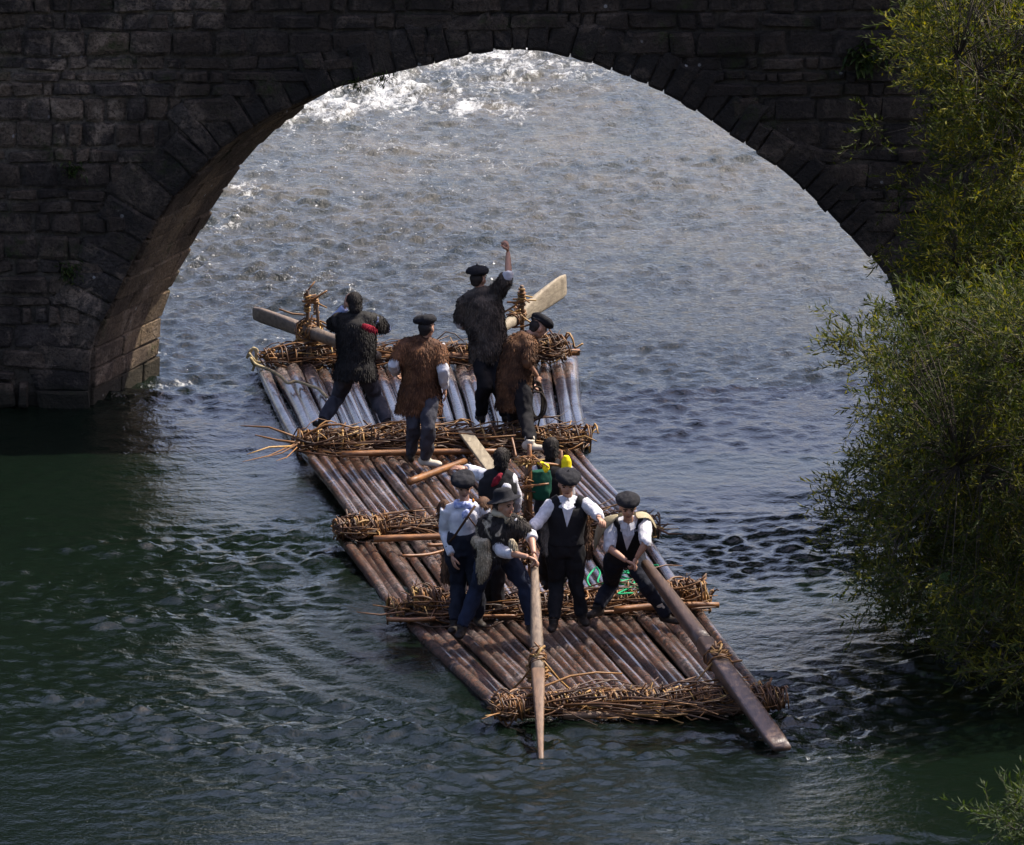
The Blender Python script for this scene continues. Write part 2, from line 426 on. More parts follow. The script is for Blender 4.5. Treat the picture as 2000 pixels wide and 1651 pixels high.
def build_river():
    x0, x1, dx = -9.0, 9.0, 0.045
    y0, y1, dy = -26.0, 36.0, 0.055
    xs = np.arange(x0, x1, dx); ys = np.arange(y0, y1, dy)
    nx, ny = len(xs), len(ys)
    kx = np.fft.fftfreq(nx, dx)[None, :]; ky = np.fft.fftfreq(ny, dy)[:, None]
    def field(lmin, lmax, power, aniso=1.0, seed=1):
        r = np.random.default_rng(seed)
        k = np.sqrt((kx * aniso) ** 2 + ky ** 2) + 1e-9
        amp = k ** (-power) * ((k > 1 / lmax) & (k < 1 / lmin))
        amp = amp * np.exp(-(0.5 * lmin * k) ** 2)
        f = np.fft.ifft2(np.fft.fft2(r.standard_normal((ny, nx))) * amp).real
        gy, gx = np.gradient(f, dy, dx)
        return f / math.sqrt((gx ** 2 + gy ** 2).mean())      # unit rms slope
    fine = field(0.14, 0.38, 1.2, 1.4, 3); mid = field(0.38, 1.5, 2.0, 1.6, 5); big = field(2.0, 7.0, 2.0, 1.2, 6)
    X, Y = np.meshgrid(xs, ys)
    g0 = field(1.6, 9.0, 2.2, 1.9, 11); g0 = g0 / g0.std()
    gust = 0.28 + 1.05 * smooth(-1.1, 1.2, g0 + .35 * smooth(-5, -1, X) - .3)
    up = smooth(-4.0, 9.0, Y); gust = gust * (1 - .6 * up) + .6 * up
    foam = np.zeros_like(X)
    def blob(px, py, rx, ry, a):
        p = on(px, py, 0)
        d = ((X - p.x) / rx) ** 2 + ((Y - p.y) / ry) ** 2
        np.maximum(foam, a * 1.0 * np.exp(-d), out=foam)
    for px, py, rx, ry, a in [(570, 225, .5, 1.6, .62), (650, 205, .7, 1.8, .82), (760, 185, .8, 1.8, .85), (860, 195, .7, 1.5, .62), (905, 210, .35, 1.0, .8),
                              (1000, 215, .6, 1.2, .62), (800, 140, .9, 2.0, .55), (900, 105, .9, 2.0, .75), (1010, 120, .9, 2.0, .72), (1120, 140, .9, 1.8, .62), (960, 165, 1.2, 1.6, .6),
                              (480, 370, .45, .9, .6), (520, 330, .35, .8, .5), (330, 752, .35, .35, .72), (370, 742, .35, .25, .55), (310, 690, .25, .8, .45),
                              (370, 510, .4, .9, .5), (640, 620, .5, .5, .36), (560, 665, .4, .5, .4), (450, 440, .4, 1.5, .45), (900, 300, 2.0, 4.0, .38),
                              (1600, 1480, .2, .25, .5), (1690, 1455, .35, .3, .4), (235, 885, .2, .12, .42), (700, 270, 1.2, 2.5, .45), (620, 560, 1.0, 3.0, .33), (1040, 1396, .3, .16, .5), (1180, 1396, .35, .14, .46), (1330, 1392, .35, .14, .46), (1450, 1386, .25, .14, .46), (960, 1408, .2, .2, .42), (800, 1225, .3, .3, .36)]:
        blob(px, py, rx, ry, a)
    lively = smooth(5.0, -4.0, X)
    A = (0.165 * (1 - .2 * up) + 0.13 * up * lively + 0.14 * smooth(0.1, 0.8, foam)) * gust
    H = fine * A * 0.9 + mid * (0.055 * gust * (1 - .55 * up) + 0.02 * up * lively + 0.12 * smooth(.2, .8, foam)) + big * 0.012
    # wash spreading from the raft's left side and bow
    for (p, ang, lam, a, w) in [((700, 1180), -0.55, 0.55, .012, .9), ((860, 1330), -0.5, 0.6, .016, 1.1), ((1200, 1400), -1.57, .7, .010, 1.0), ((960, 1400), -0.9, 0.6, .016, .9)]:
        o = on(p[0], p[1], 0); c, s_ = math.cos(ang), math.sin(ang)
        u = -(X - o.x) * c + (Y - o.y) * s_; v = (X - o.x) * s_ + (Y - o.y) * c
        H = H + 0.9 * a * np.sin(u * 2 * math.pi / lam + 1.5 * np.sin(v) + 2.2 * g0) * np.exp(-((u - .8) / 1.3) ** 2 - (v / (2.2 * w)) ** 2)
    # sharper crests
    H = H + np.clip(H, 0, None) ** 2 * 9.0
    edge = smooth(0, 1.2, X - x0) * smooth(0, 1.2, x1 - X) * smooth(0, 1.5, Y - y0) * smooth(0, 1.5, y1 - Y)
    H *= edge
    foam = np.clip(foam + np.clip(H - 0.022, 0, .05) * 6.0 * up * smooth(5, -5, X), 0, 1)  # white on wave crests: small whitecaps doubling as painted sun sparkle
    # outer rings of sheet out to the horizon
    ox = np.array([600, 250, 110, 50, 25, 14.0]); oy = np.array([900, 400, 180, 90, 55, 40.0])
    axs = np.concatenate([-ox, xs, ox[::-1]]); ays = np.concatenate([-oy[:-1] - 5, [-30], ys, oy[::-1]])
    ni, nj = len(axs), len(ays)
    Z = np.zeros((nj, ni)); F = np.zeros((nj, ni))
    Z[6:6 + ny, 6:6 + nx] = H; F[6:6 + ny, 6:6 + nx] = foam
    GX, GY = np.meshgrid(axs, ays)
    verts = np.stack([GX, GY, Z], -1).reshape(-1, 3)
    i = np.arange(ni - 1)[None, :]; j = np.arange(nj - 1)[:, None]
    a = (j * ni + i).ravel()
    faces = np.stack([a, a + 1, a + 1 + ni, a + ni], 1)
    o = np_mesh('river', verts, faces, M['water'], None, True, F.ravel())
    ch = o.data.attributes.new('chop', 'FLOAT', 'POINT')
    ch.data.foreach_set('value', smooth(-3.0, 8.0, GY).ravel().astype(np.float32))
    fk = o.data.attributes.new('glint_fleck', 'FLOAT', 'POINT')
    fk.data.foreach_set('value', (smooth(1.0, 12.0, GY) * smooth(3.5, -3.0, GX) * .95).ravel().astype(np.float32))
    sh = o.data.attributes.new('shallow', 'FLOAT', 'POINT')
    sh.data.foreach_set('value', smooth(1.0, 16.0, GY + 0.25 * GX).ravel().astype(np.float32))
    tag(o, kind='structure')
    return o
river = build_river()

# ================================================================== BANKS (right one carries the willows)
def build_bank(name, side):
    ys = np.concatenate([np.linspace(-300, -40, 12), np.linspace(-35, 45, 60), np.linspace(55, 400, 12)])
    us = np.array([-0.6, 0, .35, .8, 1.6, 3, 6, 12, 30, 80, 200, 500.0])
    vs = []
    for y in ys:
        w = 0.5 * noise.noise(Vector((3.1, y * 0.22, side))) + 0.9 * noise.noise(Vector((9.1, y * .05, side)))
        e = (6.6 if side > 0 else -(12.5 + 0.03 * abs(y))) + w
        for u in us:
            z = -0.5 if u < 0 else min(1.4, 0.9 * u ** 0.7) + 0.04 * max(0, u - 3)
            z += 0.18 * noise.noise(Vector((u * 1.3, y * 0.9, 7.7))) * (u > 0)
            vs.append((e + side * u, y, z))
    n = len(us); fs = []
    for j in range(len(ys) - 1):
        for i in range(n - 1):
            a = j * n + i; q = (a, a + 1, a + 1 + n, a + n)
            fs.append(q if side > 0 else q[::-1])
    mb = MB(); mb.add(vs, fs)
    return tag(mb.build(name, M['ground']), kind='structure')
build_bank('riverbank_right', 1); build_bank('riverbank_left', -1)
mb = MB(); mb.add([(-900, -950, -0.9), (900, -950, -0.9), (900, 950, -0.9), (-900, 950, -0.9)], [(0, 1, 2, 3)])
tag(mb.build('riverbed_ground', M['ground']), kind='structure')

# ================================================================== BRIDGE
BY = on(173, 797, 0).y                      # plane of the downstream face
BV = Vector((0.72, 1.75, 0))                # run of the vault, slightly skew
DECK = 7.4
arch_px = [(172, 900), (173, 797), (174, 740), (177, 683), (195, 633), (220, 588), (262, 505), (320, 407), (380, 340), (448, 276), (510, 238), (572, 207), (640, 177), (696, 160),
           (748, 148), (860, 120), (930, 104), (976, 98), (1030, 97), (1100, 106), (1200, 140), (1270, 168), (1345, 207), (1450, 278), (1530, 332), (1640, 440), (1720, 522),
           (1747, 563), (1768, 610), (1788, 690), (1798, 790), (1800, 900)]
prof = [at(px, py, BY) for px, py in arch_px]
prof = [(p.x, p.z) for p in prof]
# densify + arc length
def resample(pts, step):
    out = [pts[0]]; acc = 0
    for a, b in zip(pts[:-1], pts[1:]):
        L = math.hypot(b[0] - a[0], b[1] - a[1]); n = max(1, int(L / step))
        for k in range(1, n + 1): out.append((lerp(a[0], b[0], k / n), lerp(a[1], b[1], k / n)))
    return out
dense = resample(prof, 0.03)
# light smoothing so that the curve has no kinks
for _ in range(12):
    dense = [dense[0]] + [((a[0] + 2 * b[0] + c[0]) / 4, (a[1] + 2 * b[1] + c[1]) / 4) for a, b, c in zip(dense[:-2], dense[1:-1], dense[2:])] + [dense[-1]]
arcl = [0.0]
for a, b in zip(dense[:-1], dense[1:]): arcl.append(arcl[-1] + math.hypot(b[0] - a[0], b[1] - a[1]))
def arc_at(s):
    s = min(max(s, 0.001), arcl[-1] - 0.001)
    i = int(np.searchsorted(arcl, s)); t = (s - arcl[i - 1]) / (arcl[i] - arcl[i - 1] + 1e-9)
    a, b = dense[i - 1], dense[i]
    p = Vector((lerp(a[0], b[0], t), 0, lerp(a[1], b[1], t)))
    i0, i1 = max(0, i - 6), min(len(dense) - 1, i + 6)
    tg = Vector((dense[i1][0] - dense[i0][0], 0, dense[i1][1] - dense[i0][1])).normalized()
    return p, Vector((-tg.z, 0, tg.x))      # point, outward normal (into the masonry)

bridge = empty('stone_bridge', (0, BY, 0))
tag(bridge, 'dark stone arch bridge spanning the river, built of rough mossy blocks', 'bridge')

def stone_mesh(corners, y_back, y_front, rough=0.012, rr=None, n=4, rc=.06):
    """front face quad (4 xz corners, counter-clockwise seen from -Y) swollen into an uneven block"""
    rr = rr or random
    vs = []; fs = []
    cs = [Vector((c[0], 0, c[1])) for c in corners]
    ctr = sum(cs, Vector()) / 4
    seed = rr.random() * 100
    dep = rr.uniform(-0.03, 0.012)
    g = [0.0, 0.10, 0.5, 0.90, 1.0] if n == 5 else [0.0, 0.14, 0.86, 1.0]
    m = len(g)
    for j in range(m):
        for i in range(m):
            p = lerp(lerp(cs[0], cs[1], g[i]), lerp(cs[3], cs[2], g[i]), g[j])
            e = (i in (0, m - 1)) or (j in (0, m - 1))
            corner = (i in (0, m - 1)) and (j in (0, m - 1))
            nn = noise.noise(Vector((p.x * 6, p.z * 6, seed)))
            q = p + (ctr - p) * (rc if corner else 0.0)
            q.x += nn * 0.024; q.z += noise.noise(Vector((p.x * 6, p.z * 6, seed + 40))) * 0.022
            vs.append(Vector((q.x, y_front + dep + (0.022 if e else 0) + nn * rough * 1.6, q.z)))
    for j in range(m - 1):
        for i in range(m - 1):
            a = j * m + i; fs.append((a, a + 1, a + 1 + m, a + m))
    rim = [i for i in range(m)] + [m - 1 + m * j for j in range(1, m)] + [m * (m - 1) + i for i in range(m - 2, -1, -1)] + [m * j for j in range(m - 2, 0, -1)]
    o = len(vs)
    for r_ in rim: v = vs[r_]; vs.append(Vector((v.x, y_back, v.z)))
    L = len(rim)
    for k in range(L):
        fs.append((rim[k], o + k, o + (k + 1) % L, rim[(k + 1) % L]))
    return vs, fs

# --- core (mortar): front face 3 cm behind the stones, intrados, rear face, deck and parapets
def core():
    mb = MB(); XL, XR = -40.0, 40.0; zt = DECK
    yf, vb = BY + 0.035, BV
    pts = []
    for i in range(0, len(dense), 4):
        p, nrm = arc_at(arcl[i]); pts.append(Vector((p.x + nrm.x * 0.03, 0, p.z + nrm.z * 0.03)))
    pts[0].z = -1.0; pts[-1].z = -1.0
    for back in (0, 1):
        off = vb * back; y = yf if not back else BY
        fr = [Vector((p.x, y, p.z)) + off for p in pts]; tp = [Vector((p.x, y, zt)) + off for p in pts]
        n = len(fr); vs = fr + tp
        fs = [(i, i + 1, n + i + 1, n + i) for i in range(n - 1)]
        vs += [Vector((XL, y, -1)) + off, Vector((XL, y, zt)) + off, Vector((XR, y, -1)) + off, Vector((XR, y, zt)) + off]
        k = 2 * n; fs += [(k, 0, n, k + 1), (n - 1, k + 2, k + 3, 2 * n - 1)]
        if back: fs = [f[::-1] for f in fs]
        mb.add(vs, fs)
    n = len(pts)
    vs = [Vector((p.x, yf, p.z)) for p in pts] + [Vector((p.x, BY, p.z)) + vb for p in pts]
    mb.add(vs, [(i, n + i, n + i + 1, i + 1) for i in range(n - 1)])
    a = [Vector((XL, yf, zt)), Vector((XR, yf, zt)), Vector((XR, BY, zt)) + vb, Vector((XL, BY, zt)) + vb]
    mb.add(a, [(0, 1, 2, 3)])
    return mb.build('wall_core', M['mortar'], bridge, False)
core()
mb = MB()
for yy in (BY + 0.16, BY + BV.y - 0.16):
    mb.box((0, yy, DECK + 0.25), (40, 0, 0), (0, 0.14, 0), (0, 0, 0.26))
mb.build('parapet', M['stone'], bridge, False)

# --- voussoirs
ring_depth = []
s = 0.25; vi = 0
rr = random.Random(3)
vous = []
while s < arcl[-1] - 0.2:
    frac = s / arcl[-1]
    wdt = rr.uniform(0.15, 0.26) if 0.24 < frac < 0.8 else rr.uniform(0.2, 0.36)
    s1 = min(s + wdt, arcl[-1] - 0.05)
    dpt = rr.uniform(0.36, 0.50) if 0.3 < frac < 0.78 else rr.uniform(0.42, 0.66)
    vous.append((s, s1, dpt)); s = s1 + rr.uniform(0.004, 0.012)
for (a, b, dpt) in vous:
    p0, n0 = arc_at(a); p1, n1 = arc_at(b)
    jut = rr.uniform(-0.008, 0.006)
    q0, q1 = p0 + n0 * jut * -1, p1 + n1 * jut * -1
    e0 = p0 + n0 * (dpt + rr.uniform(-.07, .07)) + Vector((rr.uniform(-.02, .02), 0, rr.uniform(-.02, .02))); e1 = p1 + n1 * (dpt + rr.uniform(-.07, .07)) + Vector((rr.uniform(-.02, .02), 0, rr.uniform(-.02, .02)))
    corners = [(q0.x, q0.z), (e0.x, e0.z), (e1.x, e1.z), (q1.x, q1.z)]
    vs, fs = stone_mesh(corners, BY + 0.30, BY - 0.018 + rr.uniform(-.02, .015), 0.016, rr, 5, .015)
    mb = MB(); mb.add(vs, fs); mb.build('voussoir', M['voussoir'], bridge, False)

# --- coursed stones of the spandrels and the left pier
def ring_x(z, side):
    """x of the line 0.27 m outside the intrados at height z"""
    best = None
    for i in range(0, len(dense), 3):
        p, n = arc_at(arcl[i]); q = p + n * 0.24
        if abs(q.z - z) < 0.05 and (q.x < 0.1) == (side < 0):
            if best is None or (side < 0 and q.x > best) or (side > 0 and q.x < best): best = q.x
    return best
crown_out = max(p[1] for p in dense) + 0.24
z = -0.28; rr = random.Random(11); count = 0
extra = MB(); blocks = []
while z < DECK - 0.05:
    hgt = rr.choice([.13, .17, .21, .26, .30]) * rr.uniform(.9, 1.1); z1 = min(z + hgt, DECK - 0.01)
    spans = []
    zm = (z + z1) / 2
    if zm > crown_out: spans = [(-6.6, 6.6)]
    else:
        xl = ring_x(zm, -1); xr = ring_x(zm, 1)
        spans = [(-6.6, xl if xl is not None else -4.8), (xr if xr is not None else 4.8, 6.6)]
    for (a, b) in spans:
        x = a
        while x < b - 0.02:
            wd = rr.uniform(0.26, 0.66) if rr.random() < 0.72 else rr.uniform(0.13, 0.26)
            if x < -3.2: wd *= 0.85
            xe = min(x + wd, b)
            if b - xe < 0.15: xe = b
            gp = rr.uniform(0.008, 0.02)
            zj = rr.uniform(-0.02, 0.02)
            cs = [(x + gp, z + gp + zj), (xe - gp, z + gp + rr.uniform(-.02, .02)), (xe - gp + rr.uniform(-.03, .03), z1 - gp + rr.uniform(-.015, .015)), (x + gp + rr.uniform(-.03, .03), z1 - gp + rr.uniform(-.02, .02))]
            front = BY - rr.uniform(0.0, 0.03)
            if x < -4.5 and zm < 0.6: front -= 0.12 * min(1, (-4.5 - x) / 1.0) * min(1, (0.6 - zm) / 0.35)
            px_hole = (-5.28 < x + wd / 2 < -4.98) and 0.12 < zm < 0.5
            if not px_hole:
                vs, fs = stone_mesh(cs, BY + 0.16, front, 0.012, rr)
                seen = max(0, min(z1, 4.75) - max(z, -.05)) * max(0, min(xe, 4.4) - max(x, -5.7))
                blocks.append((seen, vs, fs))
            x = xe
    z = z1
blocks.sort(key=lambda q: -q[0])
for k, (seen, vs, fs) in enumerate(blocks):
    if k < 300: mb = MB(); mb.add(vs, fs); mb.build('stone', M['stone'], bridge, False); count += 1
    else: extra.add(vs, fs)
tag(extra.build('stonework', M['stone'], bridge, False), kind='stuff')

# --- stones lining the vault (left flank shows)
rr = random.Random(23)
u_dir = BV.normalized(); blen = BV.length
for (a, b, dpt) in vous:
    if a / arcl[-1] > 0.52: continue
    t = 0.14
    while t < blen - 0.01:
        ln = rr.uniform(0.35, 0.75); t1 = min(t + ln, blen)
        if blen - t1 < 0.2: t1 = blen
        p0, n0 = arc_at(a + .005); p1, n1 = arc_at(b - .005)
        jut = rr.uniform(-0.012, 0.016)
        vs = []
        for (pp, nn) in ((p0, n0), (p1, n1)):
            for tt in (t + .008, t1 - .008):
                for d_ in (-jut, 0.12):
                    q = pp + nn * d_
                    vs.append(Vector((q.x, BY, q.z)) + u_dir * tt)
        fs = [(0, 1, 3, 2), (4, 6, 7, 5), (0, 2, 6, 4), (1, 5, 7, 3), (0, 4, 5, 1), (2, 3, 7, 6)]
        bm = bmesh.new()
        bv = [bm.verts.new(v - Vector((0, BY, 0))) for v in vs]
        for f in fs: bm.faces.new([bv[k] for k in f])
        bmesh.ops.recalc_face_normals(bm, faces=bm.faces)
        for v in bm.verts: v.co += Vector((rr.uniform(-.012, .012), rr.uniform(-.02, .02), rr.uniform(-.012, .012)))
        bmesh.ops.bevel(bm, geom=list(bm.edges), offset=0.012, segments=1, affect='EDGES')
        me = bpy.data.meshes.new('vault_stone'); bm.to_mesh(me); bm.free()
        finish('vault_stone', me, M['barrel'], bridge, False)
        t = t1

# --- little ferns rooted in the joints of the bridge
def tuft(px, py, size, n, seed):
    r = np.random.default_rng(seed)
    c = at(px, py, BY - 0.05); mb = MB()
    for k in range(n):
        d = Vector((r.normal() * .8, -abs(r.normal()) * .8 - .2, r.normal() * .7 - .25)).normalized()
        s0 = c + Vector((r.normal() * size * .45, 0.02, r.normal() * size * .4)); L = size * r.uniform(.35, .8)
        side = d.cross(Vector((0, 0.3, 1))).normalized() * L * .16
        tip = s0 + d * L + Vector((0, 0, -L * .25)); mid_ = s0 + d * L * .55
        mb.add([s0, mid_ + side, tip, mid_ - side], [(0, 1, 2, 3)], float(r.random()))
    tag(mb.build('fern_tuft', M['fern'], bridge, False), kind='stuff')
for i, (px, py, sz, n) in enumerate([(748, 150, .10, 60), (692, 164, .10, 60), (137, 530, .12, 70), (142, 330, .13, 60), (1690, 110, .22, 130)]):
    tuft(px, py, sz, n, 100 + i)

# ================================================================== RAFT SECTIONS
DZ = 0.10                                   # height of the log centres
def raft_corner(px, py, z): return on(px, py, z)

def log_mesh(L, r0, r1, seed, n=10, seg=9):
    vs = []; fs = []; rl = random.Random(seed)
    bend = rl.uniform(-.035, .035); bz = rl.uniform(-.02, .015)
    for i in range(seg + 1):
        t = i / seg
        rad = lerp(r0, r1, t) * (1 + 0.06 * noise.noise(Vector((t * 5, seed * 1.7, 0))))
        cx = bend * math.sin(t * math.pi); cz = bz * math.sin(t * math.pi)
        for k in range(n):
            a = 2 * math.pi * k / n
            q = rad * (1 + 0.07 * noise.noise(Vector((math.cos(a) * 1.4 + seed, math.sin(a) * 1.4, t * 7))))
            vs.append((cx + q * math.cos(a), (t - 0.5) * L, cz + q * math.sin(a)))
    for i in range(seg):
        for k in range(n):
            fs.append((i * n + k, (i + 1) * n + k, (i + 1) * n + (k + 1) % n, i * n + (k + 1) % n))
    fs.append(tuple(range(n))); fs.append(tuple(range((seg + 1) * n - 1, seg * n - 1, -1)))
    return vs, fs

def add_log(parent, a, b, r0, r1, seed, name='log', mat=None):
    vs, fs = log_mesh((b - a).length, r0, r1, seed)
    me = bpy.data.meshes.new(name); me.from_pydata(vs, [], fs)
    o = finish(name, me, mat or M['log'], parent, True)
    o.location = (a + b) / 2 - parent_origin(parent)
    o.rotation_euler = (b - a).to_track_quat('Y', 'Z').to_euler()
    return o

sections = []
# far-left, far-right, near-left, near-right pixel corners of the log ends, with heights
SEC = [
    dict(fl=(497, 712), fr=(1127, 700), nl=(583, 884), nr=(1150, 862), n=23, z=(.10, .10, .07, .07), lab='rear raft section under the arch with wet grey logs in the bridge shadow'),
    dict(fl=(592, 893), fr=(1135, 882), nl=(702, 1040), nr=(1283, 1030), n=26, z=(.12, .12, .08, .08), lab='second raft section from the stern with brown logs and a loose orange pole on it'),
    dict(fl=(658, 1060), fr=(1268, 1045), nl=(760, 1204), nr=(1352, 1176), n=27, z=(.10, .11, -.03, .08), lab='third raft section, awash at one corner, carrying the clothes rack and green net'),
    dict(fl=(775, 1208), fr=(1376, 1196), nl=(968, 1388), nr=(1512, 1366), n=25, z=(-.015, .11, .0, .09), lab='front raft section with two steering oars lashed over its bow'),
]
def section(d, si):
    c = [on(*d[k], zz) for k, zz in zip(('fl', 'fr', 'nl', 'nr'), d['z'])]
    ctr = sum(c, Vector()) / 4; ctr.z = 0
    e = tag(empty('raft_section', ctr), d['lab'], 'raft', 'sections of the log raft')
    rl = random.Random(50 + si)
    n = d['n']; wdt = (c[1] - c[0]).length
    for i in range(n):
        t = (i + 0.5 + rl.uniform(-.12, .12)) / n
        a = lerp(c[0], c[1], t); b = lerp(c[2], c[3], t)
        ax = (b - a).normalized()
        a = a - ax * rl.uniform(0, .14); b = b + ax * rl.uniform(0, .12)
        rad = wdt / n * 0.5 * rl.uniform(.84, 1.2)
        k0 = rl.uniform(.86, 1.04); k1 = rl.uniform(.86, 1.04)
        dz = Vector((0, 0, rl.uniform(-.03, .025)))
        if rl.random() < .5: dz2 = dz
        else: dz2 = Vector((0, 0, rl.uniform(-.03, .02)))
        add_log(e, a + dz, b + dz2, rad * k0, rad * k1, si * 100 + i)
    return e, c
for si, d in enumerate(SEC): sections.append(section(d, si))

def crossbeam(si, pl, pr, z, rad=0.05, name='crossbeam', mat=None, seed=1):
    a, b = on(*pl, z), on(*pr, z)
    return add_log(sections[si][0], a, b, rad, rad * .85, 900 + seed, name, mat or M['pole'])

# --- brushwood and twisted withies that bind the log ends
def bundle(si, pl, pr, z, nst, nloop_, rx=.2, rz=.085, strays=(), seed=0, name='withy_lashing', crest=0.0, side_bias=0.0):
    rl = random.Random(700 + seed); nst = int(nst * 2.1); nloop = int(nloop_ * 1.9)
    A, B = on(*pl, z), on(*pr, z); ax = (B - A); L = ax.length; ax.normalize()
    perp = Vector((-ax.y, ax.x, 0)); up = Vector((0, 0, 1)); mb = MB()
    for k in range(nst):
        ln = min(rl.choice([.15, .25, .35, .5, .8]) * rl.uniform(.8, 1.4), L * .9); t = rl.uniform(-.02, max(.02, L - ln * 1.0))
        u = rl.gauss(0, .45) * rx; h = abs(rl.gauss(0, .55)) * rz
        yaw = rl.gauss(0, .34); pit = rl.gauss(0, .14)
        d = (ax + perp * yaw + up * pit).normalized()
        cur = rl.gauss(0, .05); r = rl.choice([.005, .007, .008, .010, .013]) * rl.uniform(.8, 1.2)
        p0 = A + ax * t + perp * u + up * h
        pts = [p0 + d * ln * q + up * (cur * math.sin(q * math.pi)) + perp * (cur * .8 * math.sin(q * 2.2)) for q in (0, .25, .5, .75, 1)]
        mb.tube(pts, [r, r, r, r * .85, r * .55], 5, min(1, max(0, rl.betavariate(1.4, 2.4) + side_bias)))
    for k in range(nloop):
        t = (k + rl.uniform(-.3, .3)) / max(1, nloop) * L
        rr_ = rl.uniform(.8, 1.15); tilt = rl.uniform(-.5, .5); r = rl.uniform(.007, .012)
        ph = rl.uniform(0, 6.28); sweep = rl.uniform(3.4, 6.4)
        pts = []
        for q in range(9):
            an = ph + sweep * q / 8
            pts.append(A + ax * (t + tilt * .09 * math.sin(an) + .012 * q) + perp * (math.cos(an) * rx * .62 * rr_) + up * (math.sin(an) * rz * 1.15 * rr_ + rz * .35 + crest * .3))
        if rl.random() < .45: pts.append(pts[-1] + Vector((rl.gauss(0, .06), rl.gauss(0, .06), rl.uniform(.0, .09))))
        mb.tube(pts, r, 5, min(1, rl.betavariate(1.5, 2.0) + .02))
    for k in range(nst // 6):      # short broken ends sticking up
        t = rl.uniform(0, L); p0 = A + ax * t + perp * rl.gauss(0, rx * .4) + up * rz * .6
        d = Vector((rl.gauss(0, .6), rl.gauss(0, .5), rl.uniform(.2, .9))).normalized(); ln = rl.uniform(.06, .2)
        mb.tube([p0, p0 + d * ln * .5 + Vector((0, 0, .01)), p0 + d * ln], [.008, .007, .004], 4, rl.random())
    for (q0, q1, r) in strays:
        a = on(*q0, z + .08); b = on(*q1, z + rl.uniform(.06, .12))
        m_ = (a + b) / 2 + Vector((0, 0, rl.uniform(-.04, .05)))
        mb.tube([a, lerp(a, m_, .6), m_, lerp(m_, b, .5), b], [r, r, r * .9, r * .7, r * .4], 5, rl.uniform(.3, .95))
    tag(mb.build(name, M['sticks'], sections[si][0]), kind='stuff')

bundle(0, (505, 708), (1105, 697), .20, 190, 45, .16, .11, [((540, 700), (500, 690), .012), ((560, 690), (490, 682), .01), ((1060, 690), (1135, 686), .012), ((1050, 680), (1120, 672), .01), ((640, 690), (760, 680), .014)], 1)
bundle(0, (1040, 690), (1105, 684), .34, 45, 12, .12, .12, [], 2)
bundle(0, (570, 872), (1155, 864), .19, 330, 40, .24, .12, [((580, 855), (470, 832), .013), ((585, 866), (498, 850), .015), ((575, 868), (474, 902), .009), ((580, 868), (520, 893), .010), ((570, 872), (482, 888), .012), ((580, 874), (540, 900), .007),
       ((1080, 842), (1160, 836), .012), ((1100, 850), (1168, 832), .009), ((1090, 846), (1172, 846), .009), ((1120, 856), (1166, 862), .012), ((610, 842), (700, 852), .018), ((640, 838), (760, 846), .009), ((760, 838), (830, 842), .008), ((1060, 838), (1140, 828), .009)], 3)
bundle(1, (655, 1042), (1285, 1034), .17, 250, 60, .2, .11, [((1270, 1022), (1325, 1033), .010), ((1280, 1030), (1332, 1043), .012), ((1260, 1018), (1318, 1024), .009), ((800, 1010), (850, 1045), .012), ((770, 1040), (860, 1020), .01), ((735, 1036), (745, 1058), .01)], 4)
bundle(1, (652, 1040), (740, 1036), .24, 30, 26, .14, .10, [], 5)
bundle(2, (752, 1200), (1385, 1180), .14, 290, 70, .2, .11, [((790, 1195), (697, 1196), .011), ((800, 1190), (728, 1182), .012), ((1340, 1175), (1402, 1163), .010), ((1350, 1190), (1398, 1186), .014), ((820, 1165), (835, 1200), .009), ((860, 1160), (840, 1210), .011)], 6)
bundle(2, (1290, 1172), (1365, 1168), .26, 50, 22, .16, .12, [], 7)
bundle(2, (800, 1178), (850, 1176), .26, 30, 14, .12, .10, [], 8)
bundle(3, (957, 1388), (1525, 1370), .12, 230, 150, .15, .10, [((985, 1385), (948, 1398), .01), ((1000, 1370), (965, 1362), .012), ((990, 1390), (940, 1405), .008), ((1070, 1360), (1100, 1385), .01)], 9)
bundle(3, (965, 1392), (1010, 1390), .18, 40, 20, .16, .10, [], 10)
crossbeam(0, (640, 698), (1132, 688), .26, .045, seed=1)
crossbeam(0, (520, 700), (900, 694), .22, .04, seed=2)
crossbeam(1, (668, 888), (978, 882), .23, .036, seed=3)
crossbeam(1, (730, 1053), (1010, 1046), .27, .036, seed=4)
crossbeam(2, (755, 1210), (850, 1208), .16, .024, seed=5)
crossbeam(2, (900, 1206), (1010, 1203), .17, .016, seed=8)
crossbeam(2, (1170, 1196), (1235, 1193), .18, .018, seed=9)
crossbeam(2, (1200, 1192), (1404, 1182), .22, .036, seed=6)
crossbeam(3, (1100, 1398), (1530, 1377), .09, .04, mat=M['post'], seed=7)

# --- loose poles lying on the raft
def loose_pole(p0, p1, z0, z1, r, label, mat, seed):
    a, b = on(*p0, z0), on(*p1, z1)
    vs, fs = log_mesh((b - a).length, r, r * .8, seed)
    me = bpy.data.meshes.new('wooden_pole'); me.from_pydata(vs, [], fs)
    o = finish('wooden_pole', me, mat, None, True); o.location = (a + b) / 2
    o.rotation_euler = (b - a).to_track_quat('Y', 'Z').to_euler()
    tag(o, label, 'pole', 'loose poles lying on the raft')
loose_pole((800, 941), (908, 901), .24, .24, .042, 'thick orange-brown pole lying slantwise beside the fur-clad man\'s pale shoe', M['pole'], 61)
loose_pole((786, 1086), (872, 1074), .24, .22, .018, 'thin yellow stick lying on the third raft section beside the hanging hand', M['pole'], 62)
loose_pole((835, 1065), (900, 1060), .26, .26, .02, 'short yellow pole just under the long crossbeam by the white-sleeved arm', M['pole'], 63)

